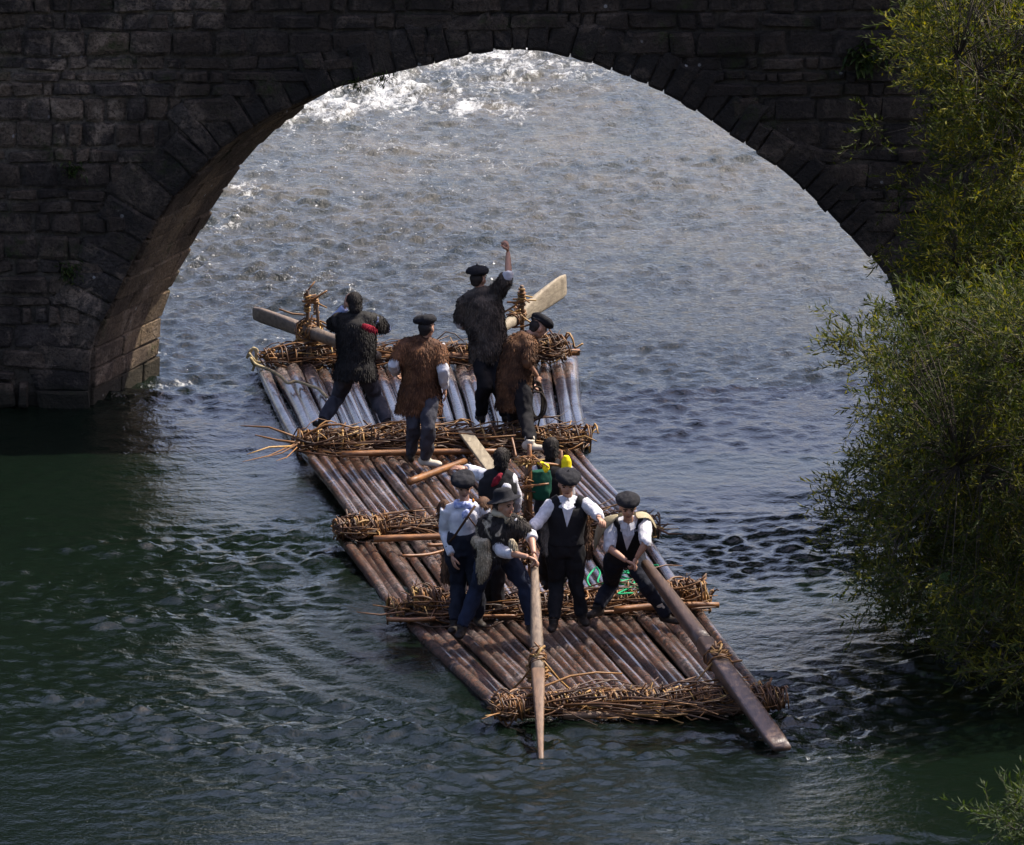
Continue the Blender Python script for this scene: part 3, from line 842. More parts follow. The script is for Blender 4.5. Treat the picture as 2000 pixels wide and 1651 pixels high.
# --- plank leaning over the brushwood
a, b = on(903, 838, .34), on(968, 926, .30)
mb = MB(); d = (b - a); wv = d.cross(Vector((0, 0, 1))).normalized() * .075; nv = wv.cross(d).normalized() * .018
mb.box((a + b) / 2, d / 2, wv, nv)
o = mb.build('plank', M['pale_oar'], None, False); bv = o.modifiers.new('edge', 'BEVEL'); bv.width = .006
tag(o, 'pale flat plank lying lengthwise over the brushwood behind the front crew', 'plank')

# --- oars and the posts that carry them
def oar(tip, piv, hpx, name_label, mat, blade, hand_r=.035, shaft_r=.06, blade_frac=.42, blade_w=.13, edge=False, thick=.025):
    """straight oar from the blade tip through the pivot up to the grip; returns point function"""
    d = (piv - tip).normalized()
    # length so that the grip appears where it is held
    best = min((abs((proj(tip + d * q)[1]) - hpx[1]), q) for q in [k * .02 for k in range(20, 500)])
    L = best[1]
    side = d.cross(Vector((0, 0, 1))).normalized() if not edge else None
    wv = side if side is not None else Vector((0, 0, 1)) - d * d.z
    wv.normalize(); nv = d.cross(wv).normalized()
    mb = MB(); rings = []
    for k in range(19):
        t = k / 18
        c = tip + d * (L * t)
        if t < blade_frac:
            u = t / blade_frac
            w_ = lerp(blade_w, shaft_r, u ** 2.2) * (0.86 if k == 0 else 1); h_ = lerp(thick, shaft_r, u ** 1.4)
        else:
            u = (t - blade_frac) / (1 - blade_frac)
            w_ = h_ = lerp(shaft_r, hand_r, u ** 1.6) * (1 + .05 * noise.noise(Vector((t * 9, blade_w, 0))))
        bw = Vector((0, 0, .006 * noise.noise(Vector((t * 4, 3, blade_w)))))
        rings.append((c + bw, wv * w_, nv * h_))
    e = tag(empty('steering_oar', piv), name_label, 'oar', 'steering oars of the raft')
    nb = int(18 * blade_frac) + 1
    m1 = MB(); m1.ring_loft(rings[:nb + 1], n=16, sq=.45); m1.build('blade', blade, e)
    m2 = MB(); m2.ring_loft(rings[nb:], n=16, sq=.8); m2.build('shaft', mat, e)
    rl = random.Random(int(blade_w * 1e4) + int(piv.x * 10)); m3 = MB()
    for k in range(9):
        c = piv + d * rl.gauss(0, .07); r = shaft_r * rl.uniform(1.05, 1.35); tl = rl.uniform(-.8, .8)
        m3.tube([c + wv * math.cos(q * .7854 + k) * r + nv * math.sin(q * .7854 + k) * r + d * tl * r * math.sin(q * .7854) for q in range(9)], rl.uniform(.006, .010), 5, rl.uniform(.05, .75))
    for k in range(18):
        c = piv + d * rl.gauss(0, .07) - nv * 0 + Vector((0, 0, shaft_r * rl.uniform(.5, 1.5))); v = Vector((rl.gauss(0, 1), rl.gauss(0, .5), rl.gauss(0, .5))).normalized(); ln = rl.uniform(.07, .2)
        m3.tube([c - v * ln * .5, c + v * ln * .5], [.012, .009], 5, rl.uniform(.4, 1))
    tag(m3.build('lashing', M['sticks'], e), kind='stuff')
    return tip + d * L, d

def proj(p):
    v = p - CAM; zf = v.dot(FWD)
    return (1000 + FPX * v.x / zf, 825.5 - FPX * v.dot(UPV) / zf)

def post(si, base, top, rad, ties=3, braces=(), label='oar_post', seed=0):
    rl = random.Random(300 + seed); e = sections[si][0]
    p = add_log(e, base, top, rad, rad * .9, 400 + seed, 'oar_post', M['post'])
    mb = MB()
    up = (top - base).normalized(); a = up.orthogonal().normalized(); b = up.cross(a)
    for k in range(ties * 5):
        c = lerp(base, top, rl.uniform(.55, .98)); r = rad * rl.uniform(1.25, 1.9); tl = rl.uniform(-.35, .35)
        pts = [c + a * math.cos(q * .7854 + k) * r + b * math.sin(q * .7854 + k) * r + up * tl * r * math.sin(q * .7854) for q in range(9)]
        mb.tube(pts, rl.uniform(.007, .011), 5, rl.uniform(.35, 1))
    for k in range(ties * 2):
        c = lerp(base, top, rl.uniform(.7, 1.0)); d = Vector((rl.gauss(0, 1), rl.gauss(0, .6), rl.gauss(0, .4))).normalized()
        ln = rl.uniform(.08, .17); mb.tube([c - d * ln * .4, c + d * ln], [.011, .009], 5, rl.uniform(.5, 1))
    for (q0, q1) in braces:
        m_ = (q0 + q1) / 2 + Vector((0, 0, -.02)); mb.tube([q0, lerp(q0, m_, .7), m_, lerp(m_, q1, .6), q1], .011, 5, rl.uniform(.55, .9))
    tag(mb.build('post_lashing', M['sticks'], e), kind='stuff')

Yf = on(1055, 1372, .1).y
p1 = at(1050, 1290, Yf + .1); t1_ = on(1057, 1500, -.03)
grip1, od1 = oar(t1_, p1, (1045, 1092), 'weathered grey oar held upright-looking by the man in the wide-brimmed hat', M['oar'], M['post'], .034, .068, .42, .058, True, .026)
post(3, on(1050, 1362, .1), at(1049, 1296, Yf + .2) + Vector((0, 0, -.02)), .06, 5, [(at(1062, 1292, Yf), on(1118, 1352, .15)), (at(1040, 1300, Yf), on(1003, 1345, .15))], seed=1)
Yf2 = on(1400, 1360, .1).y
p2 = at(1402, 1292, Yf2 + .1); t2_ = on(1528, 1462, .08)
grip2, od2 = oar(t2_, p2, (1232, 1102), 'dark wet oar slanting over the bow corner, held by the crouching man', M['dark_oar'], M['dark_oar'], .05, .085, .5, .105, False, .03)
post(3, on(1404, 1352, .1), at(1404, 1272, Yf2 + .2), .065, 5, [(at(1392, 1294, Yf2), on(1335, 1352, .15)), (at(1412, 1288, Yf2), at(1450, 1290, Yf2))], seed=2)
Yr = on(607, 706, .15).y
p3 = at(608, 650, Yr); t3_ = at(498, 612, Yr + 1.6)
grip3, od3 = oar(t3_, p3, (762, 695), 'grey oar tipped up behind the stern beside the black-furred man', M['oar'], M['oar'], .045, .07, .45, .085, True, .03)
Y4 = on(1010, 700, .15).y
p4 = at(1008, 622, Y4); t4_ = at(1104, 556, Y4 + 1.3)
grip4, od4 = oar(t4_, p4, (952, 662), 'pale broad-bladed oar raised behind the man with his fist in the air', M['pale_oar'], M['pale_oar'], .04, .06, .62, .14, True, .018)
post(0, on(604, 700, .1), at(604, 640, Yr), .085, 5, [(at(610, 640, Yr - .1), on(562, 690, .2))], seed=3)
post(0, at(600, 660, Yr + .1), at(600, 567, Yr + .1), .022, 2, [(at(592, 590, Yr), at(639, 568, Yr)), (at(545, 604, Yr), at(597, 615, Yr)), (at(625, 627, Yr), at(655, 634, Yr)), (at(625, 632, Yr), at(652, 642, Yr)), (at(630, 672, Yr), at(668, 668, Yr)), (at(595, 642, Yr), at(570, 672, Yr))], seed=4)
post(0, at(621, 662, Yr + .05), at(616, 580, Yr + .05), .02, 2, [(at(590, 588, Yr), at(622, 590, Yr))], seed=5)
post(0, on(1019, 702, .1), at(1019, 558, Y4), .026, 3, [(at(1008, 605, Y4), at(1040, 632, Y4)), (at(985, 610, Y4), at(1025, 578, Y4)), (at(1000, 640, Y4), at(1050, 628, Y4)), (at(990, 590, Y4), at(1022, 585, Y4))], seed=6)

# --- ropes, net and bags
def rope_obj(name, pts, r, mat, label, cat, n=6, extra=()):
    mb = MB()
    def cat_rom(P):
        out = []
        P = [P[0]] + P + [P[-1]]
        for i in range(1, len(P) - 2):
            for q in range(5):
                t = q / 5; a, b, c, d = P[i - 1], P[i], P[i + 1], P[i + 2]
                out.append(.5 * ((2 * b) + (c - a) * t + (2 * a - 5 * b + 4 * c - d) * t * t + (3 * b - a - 3 * c + d) * t ** 3))
        return out + [P[-2]]
    mb.tube(cat_rom(pts), r, n)
    for e in extra: mb.tube(cat_rom(e), r, n)
    return tag(mb.build(name, mat), label, cat)
zz = .27
rope_obj('mooring_rope', [at(484, 697, Yr - .1), at(495, 680, Yr - .1), at(500, 690, Yr - .1), at(497, 712, Yr - .1), on(490, 700, .35), on(500, 712, .3), on(525, 722, .28), on(548, 735, .25), on(562, 748, .24), on(575, 745, .24), on(590, 748, .24), on(606, 754, .24), on(622, 760, .23), on(638, 776, .22)], .017, M['rope'],
         'pale mooring rope looped at the stern corner and trailing over the logs', 'rope', 6,
         [[at(482, 700, Yr - .1), at(490, 684, Yr - .1), at(502, 684, Yr - .1), at(500, 705, Yr - .1), at(493, 725, Yr - .1)], [at(486, 690, Yr - .15), at(500, 706, Yr - .15), at(512, 708, Yr - .15)]])
rl = random.Random(5); ex = []
zc = .22
for k in range(11):
    a = (1190 + rl.uniform(0, 75), 1130 + rl.uniform(-16, 26)); P = [on(a[0], a[1], zc)]
    for q in range(4):
        a = (min(1285, max(1170, a[0] + rl.uniform(-30, 36))), min(1160, max(1105, a[1] + rl.uniform(-14, 14)))); P.append(on(a[0], a[1], zc + rl.uniform(0, .12)))
    ex.append(P)
ex.append([on(1162, 1110, zc), on(1148, 1128, zc), on(1150, 1142, zc), on(1160, 1150, zc)]); ex.append([on(1280, 1140, .3), on(1300, 1165, .3), on(1318, 1180, .24), on(1340, 1212, .2)])
rope_obj('green_net', [on(1165, 1108, zc), on(1172, 1120, zc), on(1168, 1138, zc), on(1190, 1140, zc), on(1230, 1142, zc), on(1275, 1146, zc)], .011, M['netgreen'], 'tangled bright green cord net lying between the crouching man\'s legs', 'net', 5, ex)

# clothes rack: forked poles lashed upright on the third section
rk = on(1035, 1172, .2); YR = rk.y
rack = tag(empty('clothes_rack', rk), 'rough forked-stick rack bound with twigs standing amid the front crew, hung with bags', 'rack')
def stick(p, q, r, parent, name='pole', mat=None, seed=0):
    return add_log(parent, p, q, r, r * .8, 500 + seed, name, mat or M['pole'])
stick(at(1036, 1170, YR), at(1034, 868, YR + .0), .03, rack, seed=1)
stick(at(1090, 1158, YR + .3), at(1096, 880, YR + .3), .022, rack, seed=2)
stick(at(1018, 1168, YR), at(1030, 900, YR), .03, rack, mat=M['post'], seed=3)
stick(at(966, 957, YR - .1), at(1072, 945, YR - .1), .013, rack, name='rail', seed=4)
stick(at(1028, 906, YR), at(1098, 910, YR + .3), .018, rack, name='rail', seed=5)
stick(at(985, 925, YR), at(1010, 968, YR), .012, rack, mat=M['post'], seed=6)
stick(at(1000, 856, YR + .2), at(1008, 892, YR), .012, rack, seed=7)
mb = MB(); rl = random.Random(77)
for k in range(60):
    c = at(1028 + rl.gauss(0, 5), rl.uniform(905, 1110), YR - .03); d = Vector((rl.gauss(0, 1), rl.gauss(0, .5), rl.gauss(0, .5))).normalized(); ln = rl.uniform(.06, .2)
    mb.tube([c - d * ln * .5, c + Vector((0, 0, .015)), c + d * ln * .5], [.009, .009, .006], 5, rl.betavariate(1.5, 2))
for k in range(26):
    c = at(1030 + rl.gauss(0, 9), 902 + rl.gauss(0, 5), YR - .05); d = Vector((rl.gauss(0, 1), rl.gauss(0, .5), rl.gauss(0, .25))).normalized(); ln = rl.uniform(.08, .25)
    mb.tube([c - d * ln * .5, c + Vector((0, 0, .015)), c + d * ln * .5], [.009, .009, .006], 5, rl.uniform(.5, 1))
tag(mb.build('twig_binding', M['sticks'], rack), kind='stuff')

# ================================================================== SOFT SHAPES (voxel-fused, then roughened)
def fuse(mb, voxel=0.016, smooth_it=4, namp=0.0, nscale=8.0, seed=0.0):
    """fuse overlapping closed pieces of a collector into one skin; returns verts, faces (world)"""
    me = bpy.data.meshes.new('tmp'); me.from_pydata(mb.v, [], mb.f)
    ob = bpy.data.objects.new('tmp', me); col.objects.link(ob)
    rm = ob.modifiers.new('r', 'REMESH'); rm.mode = 'VOXEL'; rm.voxel_size = voxel
    if smooth_it:
        sm = ob.modifiers.new('s', 'SMOOTH'); sm.factor = .5; sm.iterations = smooth_it
    dg = bpy.context.evaluated_depsgraph_get()
    ev = ob.evaluated_get(dg); m2 = bpy.data.meshes.new_from_object(ev)
    n = len(m2.vertices); co = np.empty(n * 3, dtype=np.float32); m2.vertices.foreach_get('co', co); co = co.reshape(-1, 3)
    nr = np.empty(n * 3, dtype=np.float32); m2.vertices.foreach_get('normal', nr); nr = nr.reshape(-1, 3)
    fs = [tuple(p.vertices) for p in m2.polygons]
    if namp:
        d = np.array([noise.noise(Vector((p[0] * nscale + seed, p[1] * nscale, p[2] * nscale * .6))) + .5 * noise.noise(Vector((p[0] * nscale * 2.3, p[1] * nscale * 2.3 + seed, p[2] * nscale * 1.6))) for p in co])
        co = co + nr * (d * namp)[:, None]
    bpy.data.objects.remove(ob); bpy.data.meshes.remove(me); bpy.data.meshes.remove(m2)
    return co, fs, nr

def soft(name, mb, mat, parent, voxel=.016, sm=4, namp=.006, ns=9.0):
    co, fs, nr = fuse(mb, voxel, sm, namp, ns, random.random() * 50)
    out = MB(); out.add([Vector(p) for p in co], fs)
    return out.build(name, mat, parent)

def furry(name, mb, mat, parent, nstrand_=2600, length_=.055, voxel=.02, namp=.016, droop=.9):
    nstrand = int(nstrand_ * 1.5); length = length_ * .68
    co, fs, nr = fuse(mb, voxel, 3, namp, 7.0, random.random() * 50)
    out = MB(); out.add([Vector(p) for p in co], fs, .3)
    fa = np.array([f[:3] for f in fs]); ar = np.linalg.norm(np.cross(co[fa[:, 1]] - co[fa[:, 0]], co[fa[:, 2]] - co[fa[:, 0]]), axis=1)
    pick = rng.choice(len(fa), nstrand, p=ar / ar.sum())
    for k in pick:
        w = rng.random(3); w /= w.sum()
        p = Vector(co[fa[k, 0]] * w[0] + co[fa[k, 1]] * w[1] + co[fa[k, 2]] * w[2]); n_ = Vector(nr[fa[k, 0]])
        clump = noise.noise_vector(p * 9.0)
        d = (n_ * .55 + Vector((0, 0, -droop)) + clump * .5 + Vector(rng.normal(size=3)) * .22).normalized()
        L = length * rng.uniform(.5, 1.3); s_ = d.cross(n_)
        if s_.length < 1e-4: continue
        s_ = s_.normalized() * .0045
        q = p + d * L * .55 + n_ * .004
        out.add([p - s_, p + s_, q + s_ * .7, p + d * L + Vector((0, 0, -.012)), q - s_ * .7], [(0, 1, 2, 3, 4)], float(rng.random()))
    return out.build(name, mat, parent)

X = Vector((1, 0, 0)); Z = Vector((0, 0, 1))
def hv(x, y, z=0.0): return Vector((x, y, z)).normalized()

def knee(px, A, B, la, lb, sgn, ybase):
    """point on the sight line through px that makes two limb lengths la, lb"""
    best = None
    for k in range(-70, 71):
        y = ybase + k * .01; p = at(px[0], px[1], y)
        e = ((p - A).length - la) ** 2 + ((p - B).length - lb) ** 2 + 2e-3 * abs(k * .01) * (1 if k * sgn >= 0 else 3)
        if best is None or e < best[0]: best = (e, p)
    return best[1]

def hand(mb, w, d, nrm, curl=.5, scale=1.0, fan=.16, thumb_side=1):
    """palm + four fingers + thumb; w wrist, d direction, nrm palm normal (fingers curl towards it)"""
    d = d.normalized(); nrm = (nrm - d * nrm.dot(d)).normalized(); s_ = d.cross(nrm).normalized() * thumb_side
    k = scale
    mb.ell(w + d * .045 * k, d * .055 * k, s_ * .042 * k, nrm * .018 * k, 0.5, 0, 10, 6)
    for i, (o, ln) in enumerate([(.030, .070), (.011, .080), (-.009, .074), (-.028, .058)]):
        b = w + d * .085 * k + s_ * o * k
        dd = (d + s_ * o * fan * 20).normalized(); P = [b - d * .02 * k, b]; a = 0; c = b
        for q in range(3):
            a += curl * (.55 if q == 0 else .75)
            v = dd * math.cos(a) + nrm * math.sin(a); c = c + v * ln * k * (.42, .33, .25)[q]; P.append(c)
        mb.tube(P, [.0095 * k, .0095 * k, .009 * k, .0085 * k, .006 * k], 6)
    if curl > 1.3: mb.ell(w + d * .07 * k + nrm * .02 * k, d * .045 * k, s_ * .042 * k, nrm * .036 * k, 0.5, 0, 10, 8)
    b = w + d * .025 * k + s_ * .030 * k
    v1 = (d * .6 + s_ * .75 + nrm * .25).normalized(); v2 = (d * .9 + s_ * .1 + nrm * (.2 + curl * .6)).normalized()
    mb.tube([b, b + v1 * .038 * k, b + v1 * .038 * k + v2 * .034 * k, b + v1 * .038 * k + v2 * .058 * k], [.013 * k, .0115 * k, .010 * k, .006 * k], 6)

SKINM = None
class Person:
    def __init__(s, label, feet, deck, joints, face, torso_fwd, dys=None, kn=(0, 0), toe=None, hw=.10):
        """feet: two sole pixels (left, right as seen); joints: pixel dict; dys: depth offsets in metres"""
        dys = dys or {}; s.fl, s.fr = on(*feet[0], deck[0]), on(*feet[1], deck[1])
        s.Y = (s.fl.y + s.fr.y) / 2; J = {}
        for k in ('head', 'neck', 'shL', 'shR', 'hip', 'waL', 'waR'):
            J[k] = at(*joints[k], s.Y + dys.get(k, 0))
        s.face = face.normalized(); s.fw = torso_fwd.normalized()
        rt = (J['shR'] - J['shL']); rt.z = 0; rt.normalize()
        hr = hv(-s.fw.y, s.fw.x); hr = hr if hr.x * 1 + rt.dot(hr) * .01 > 0 or rt.dot(hr) > 0 else -hr
        if rt.dot(hr) < 0: hr = -hr
        s.hr = hr
        J['hpL'] = J['hip'] - hr * hw; J['hpR'] = J['hip'] + hr * hw
        J['anL'] = s.fl + Z * .095; J['anR'] = s.fr + Z * .095
        J['knL'] = knee(joints['knL'], J['hpL'], J['anL'], .43, .41, kn[0], (J['hpL'].y + J['anL'].y) / 2)
        J['knR'] = knee(joints['knR'], J['hpR'], J['anR'], .43, .41, kn[1], (J['hpR'].y + J['anR'].y) / 2)
        J['elL'] = knee(joints['elL'], J['shL'], J['waL'], .29, .26, dys.get('elL', 0), (J['shL'].y + J['waL'].y) / 2)
        J['elR'] = knee(joints['elR'], J['shR'], J['waR'], .29, .26, dys.get('elR', 0), (J['shR'].y + J['waR'].y) / 2)
        s.J = J; s.toe = toe or (s.fw, s.fw)
        base = (s.fl + s.fr) / 2; base.z = min(s.fl.z, s.fr.z)
        s.root = tag(empty('person', base), label, 'person', 'raftsmen riding the raft')
    # --- torso pieces, g = growth over skin
    def torso(s, mb, g=0.0, lo=1.0, hi=2.0):
        J = s.J; mid = (J['shL'] + J['shR']) / 2; spine = (mid - J['hip']); L = spine.length; up = spine.normalized()
        r = (J['shR'] - J['shL']); r = (r - up * r.dot(up)).normalized(); f = up.cross(r).normalized()
        f = f if f.dot(s.fw) > 0 else -f
        s.up, s.r, s.f, s.mid, s.L = up, r, f, mid, L
        R = [(-.10, .150, .105), (.06, .160, .112), (.25, .145, .105), (.50, .155, .112), (.75, .175, .118), (.93, .165, .10), (1.06, .095, .075), (1.12, .055, .055)]
        rings = []
        for t, a, b in R:
            if t < 1 - lo or t > hi: continue
            rr_ = (s.hr * (1 - t) + r * t).normalized() if 0 <= t <= 1 else (s.hr if t < 0 else r)
            rings.append((J['hip'] + spine * t, rr_ * (a + g), f * (b + g)))
        mb.ring_loft(rings, n=18)
        if hi > 1.5: mb.tube([J['shL'] - up * .02, mid + up * .035, J['shR'] - up * .02], [.062 + g, .062 + g, .062 + g], 10)
        else:
            for a_ in ('shL', 'shR'): mb.tube([lerp(J[a_], mid, .12) - up * .02, lerp(J[a_], mid, .55) + up * .025], [.055 + g, .052 + g], 10)
    def arm(s, mb, side, g=0.0, frac=1.0):
        J = s.J; a, e, w = J['sh' + side], J['el' + side], J['wa' + side]
        up = [a, lerp(a, e, .35), lerp(a, e, .8), e]; rad = [.058, .054, .044, .043]
        if frac > .5:
            f2 = (frac - .5) * 2; up += [lerp(e, w, .3 * f2), lerp(e, w, f2)]; rad += [.044, lerp(.043, .030, f2)]
        else:
            up = [a, lerp(a, e, frac), lerp(a, e, frac * 2)]; rad = [.058, .052, .046]
        mb.tube(up, [q + g for q in rad], 10)
    def leg(s, mb, side, g=0.0, frac=1.0):
        J = s.J; h, k, a = J['hp' + side], J['kn' + side], J['an' + side]
        k2 = lerp(k, a, frac)
        mb.tube([h + Z * .04, lerp(h, k, .3), lerp(h, k, .75), k, lerp(k, k2, .35), lerp(k, k2, .7), k2], [q + g for q in (.085, .082, .064, .056, .056, .046, .040)], 10)
    def body(s, hl=None, hr_=None, skin_voxel=.0125):
        J = s.J; mb = MB(); s.torso(mb, -.02)
        for sd in 'LR': s.arm(mb, sd, -.004); s.leg(mb, sd, -.012)
        f = s.face; u = (Z - f * f.z).normalized(); r = u.cross(f).normalized(); h = J['head']
        s.hu, s.hrt = u, r
        mb.tube([J['neck'] - s.up * .06, J['neck'] + s.up * .02, h - u * .03], [.056, .052, .050], 10)
        mb.ell(h + u * .022, r * .074, f * .094, u * .098, nu=16, nv=12)              # skull
        mb.ell(h - u * .045 + f * .018, r * .057, f * .068, u * .072, nu=14, nv=10)      # jaw
        mb.ell(h - u * .095 + f * .055, r * .026, f * .026, u * .022)                    # chin
        for q in (-1, 1):
            mb.ell(h + r * q * .038 - u * .032 + f * .062, r * .024, f * .022, u * .026)  # cheeks
            mb.ell(h + r * q * .078 - u * .012 - f * .005, r * .012, f * .022, u * .034)  # ears
        mb.ell(h + u * .030 + f * .082, r * .052, f * .016, u * .013)                    # brow
        mb.tube([h + u * .022 + f * .085, h - u * .012 + f * .106, h - u * .028 + f * .100], [.010, .014, .016], 8)  # nose
        co, fs, _ = fuse(mb, skin_voxel, 3)
        out = MB(); out.add([Vector(p) for p in co], fs)
        for q in (-1, 1):
            out.ell(h + r * q * .033 + u * .008 + f * .085, r * .015, f * .008, u * .008, mi=1, nu=8, nv=6)
            out.tube([h + r * q * .014 + u * .027 + f * .098, h + r * q * .034 + u * .033 + f * .094, h + r * q * .055 + u * .024 + f * .080], .0055, 5, mi=1)
        out.tube([h - r * .024 - u * .062 + f * .084, h - u * .060 + f * .093, h + r * .024 - u * .062 + f * .084], [.004, .0075, .004], 6, mi=2)
        for sd, hd in (('L', hl), ('R', hr_)):
            e, w = J['el' + sd], J['wa' + sd]
            if hd is None: hd = dict()
            d = hd.get('d', (w - e)); n_ = hd.get('n', Vector((-.4 if sd == 'R' else .4, -.2, 0)) + s.fw * .4)
            hand(out, w, d, n_, hd.get('curl', .55), hd.get('k', 1.0), hd.get('fan', .12), hd.get('t', 1))
        out.build('body', [M['skin'], M['eye'], M['lip']], s.root)
    def shirt(s, mat, fl=1.0, fr=1.0, g=.020, cuffs=True, name='shirt', lo=1.0):
        mb = MB(); s.torso(mb, .004, lo); s.arm(mb, 'L', g, fl); s.arm(mb, 'R', g, fr)
        for sd, fc in (('L', fl), ('R', fr)):
            J = s.J
            if cuffs and fc > .5:
                c = lerp(J['el' + sd], J['wa' + sd], (fc - .5) * 2); d = (J['wa' + sd] - J['el' + sd]).normalized()
                mb.tube([c - d * .05, c], [.05, .05], 10)
        # collar
        c = s.J['neck'] - s.up * .03
        mb.tube([c - s.up * .03, c + s.up * .015], [.072, .064], 12)
        soft(name, mb, mat, s.root, .013, 2, .012, 14)
    def trousers(s, mat, g=.026, frac=.99):
        mb = MB(); J = s.J
        rings = [(J['hip'] + s.up * q, s.hr * a, s.fw * b) for q, a, b in ((-.09, .165, .115), (0, .185, .138), (.1, .180, .138), (.15, .172, .132))]
        mb.ring_loft(rings, n=16)
        for sd in 'LR': s.leg(mb, sd, g, frac)
        soft('trousers', mb, mat, s.root, .015, 2, .024, 9)
    def shoes(s, mat=None, cuff=None):
        for sd, ft, tv in (('L', s.fl, s.toe[0]), ('R', s.fr, s.toe[1])):
            tv = Vector((tv.x, tv.y, 0)).normalized(); sv = Vector((-tv.y, tv.x, 0)); mb = MB()
            mb.ell(ft + tv * .05 + Z * .035, tv * .145, sv * .048, Z * .038, nu=14, nv=8)
            mb.ell(ft + tv * .125 + Z * .034, tv * .062, sv * .050, Z * .036)
            mb.ell(ft - tv * .045 + Z * .05, tv * .055, sv * .042, Z * .055)
            mb.tube([ft + Z * .05 - tv * .01, s.J['an' + sd] + Z * .03], [.052, .052], 10)
            m_ = mat[0 if sd == 'L' else 1] if isinstance(mat, (list, tuple)) else (mat or M['shoe'])
            soft('shoe', mb, m_, s.root, .013, 2, .002)
            c = cuff[0 if sd == 'L' else 1] if cuff else None
            if c is not None:
                a = s.J['an' + sd]; k = s.J['kn' + sd]; mc = MB(); d = (k - a)
                for q in range(6):
                    t = .02 + q * .07; mc.tube([a + d * t, a + d * (t + .05)], [.058 + .004 * (q % 2), .060 + .004 * (q % 2)], 12)
                soft('leg_wrap', mc, c, s.root, .011, 1, .003)
    def beret(s, tilt=(0, 0), size=1.0, stem=True):
        h, u, r, f = s.J['head'], s.hu, s.hrt, s.face
        n_ = (u + r * tilt[0] + f * tilt[1]).normalized(); a = (r - n_ * r.dot(n_)).normalized(); b = n_.cross(a)
        c = h + u * .056 - f * .008; mb = MB(); k = size * .93
        sh = (r * tilt[0] + f * tilt[1]) * .12
        mb.ring_loft([(c - n_ * .012, a * .080, b * .096), (c + n_ * .002, a * .090, b * .104), (c - n_ * .002 + sh, a * .122 * k, b * .132 * k), (c + n_ * .020 + sh, a * .138 * k, b * .148 * k),
                      (c + n_ * .050 + sh * .8, a * .132 * k, b * .140 * k), (c + n_ * .078 + sh * .5, a * .10 * k, b * .108 * k), (c + n_ * .090 + sh * .4, a * .05, b * .05)], n=22)
        if stem: mb.tube([c + n_ * .08 + sh * .4, c + n_ * .115 + sh * .4], [.007, .006], 6)
        soft('beret', mb, M['beret'], s.root, .0095, 3, .012, 11)
        s.hairpatch()
    def hairpatch(s, full=False):
        h, u, r, f = s.J['head'], s.hu, s.hrt, s.face; mb = MB()
        if full:
            mb.ell(h + u * .042 - f * .016, r * .082, f * .092, u * .086, nu=16, nv=12); mb.ell(h - u * .03 - f * .052, r * .074, f * .052, u * .075, nu=14)
            furry('hair', mb, M['hair'], s.root, 900, .026, .013, .006, .9)
        else:
            mb.ell(h + u * .012 - f * .034, r * .080, f * .072, u * .072, nu=14); mb.ell(h - u * .035 - f * .058, r * .06, f * .036, u * .045, nu=12)
            soft('hair', mb, M['hair'], s.root, .012, 2, .004, 30)
    def vest(s, mat, g=.024, opened=True):
        mb = MB(); s.torso(mb, g, hi=1.0 if opened else 1.08)
        if not opened: mb.tube([s.J['shL'] - s.up * .02, s.mid + s.up * .03, s.J['shR'] - s.up * .02], [.085, .088, .085], 10)
        soft('vest', mb, mat, s.root, .014, 2, .006, 12)
        if not opened: return
        # white shirt front and collar points showing at the open neck
        up, r, f, mid = s.up, s.r, s.f, s.mid; mb = MB()
        top = s.J['neck'] - up * .015 + f * .062; e_ = .118 + g
        vs = [top - r * .045, top + r * .045, mid + up * .0 + f * (e_ + .004) + r * .062, mid + f * (e_ + .004) - r * .062, mid - up * .21 + f * (e_ + .022), mid - up * .03 + f * (e_ + .020), top + f * .016]
        mb.add(vs, [(0, 3, 5, 6), (6, 5, 2, 1), (3, 4, 5), (5, 4, 2)])
        mb.add([v - f * .04 for v in vs], [(6, 5, 3, 0), (1, 2, 5, 6), (5, 4, 3), (2, 4, 5)])
        mb.build('shirt_front', M['white'], s.root, False)
        mb = MB(); c = s.J['neck']
        for q in (-1, 1):
            a0 = c + f * .058 + r * q * .030 + up * .012; mb.add([a0 + r * q * .028 - f * .02, a0 - r * q * .022 + f * .012, a0 - r * q * .004 - up * .062 + f * .05, a0 + r * q * .05 - up * .045 + f * .02], [(0, 1, 2, 3)])
        o = mb.build('collar', M['white'], s.root, False); sd = o.modifiers.new('thick', 'SOLIDIFY'); sd.thickness = .006
    def fur_vest(s, mat, hem, hem_w, hem_d=.17, g=.05, sleeve=.42, nstr=3200, length=.06, name='fur_cape', top_drop=.02, shoulder=1.0):
        """goat-skin over the shoulders hanging to hem (world point)"""
        mb = MB(); J = s.J; up, r, f, mid = s.up, s.r, s.f, s.mid
        rings = [(mid + up * .05, r * .10, f * .09), (mid - up * top_drop, r * (.20 * shoulder), f * (.11 + g)), (mid - up * .18, r * (.195 + g * .4), f * (.125 + g))]
        w0 = J['hip'] + up * .12
        rings.append((w0, lerp(r, s.hr, .7).normalized() * (.175 + g * .5), f * (.125 + g)))
        for t in (.35, .7, 1.0):
            rings.append((lerp(w0, hem, t), s.hr * lerp(.19 + g * .5, hem_w, t), s.fw * lerp(.15 + g, hem_d, t)))
        mb.ring_loft(rings, n=20); s.torso(mb, g * .6); mb.tube([s.J['neck'] - up * .07, s.J['neck'] - up * .015], [.10, .078], 12)
        if sleeve:
            for sd in 'LR': s.arm(mb, sd, g * .7, sleeve)
        furry(name, mb, mat, s.root, nstr, length)

# ------------------------------------------------------------------ the crew
D1 = .19; D2 = .21; D3 = .19; D4 = .19
back = hv(0, 1); front = hv(0, -1)

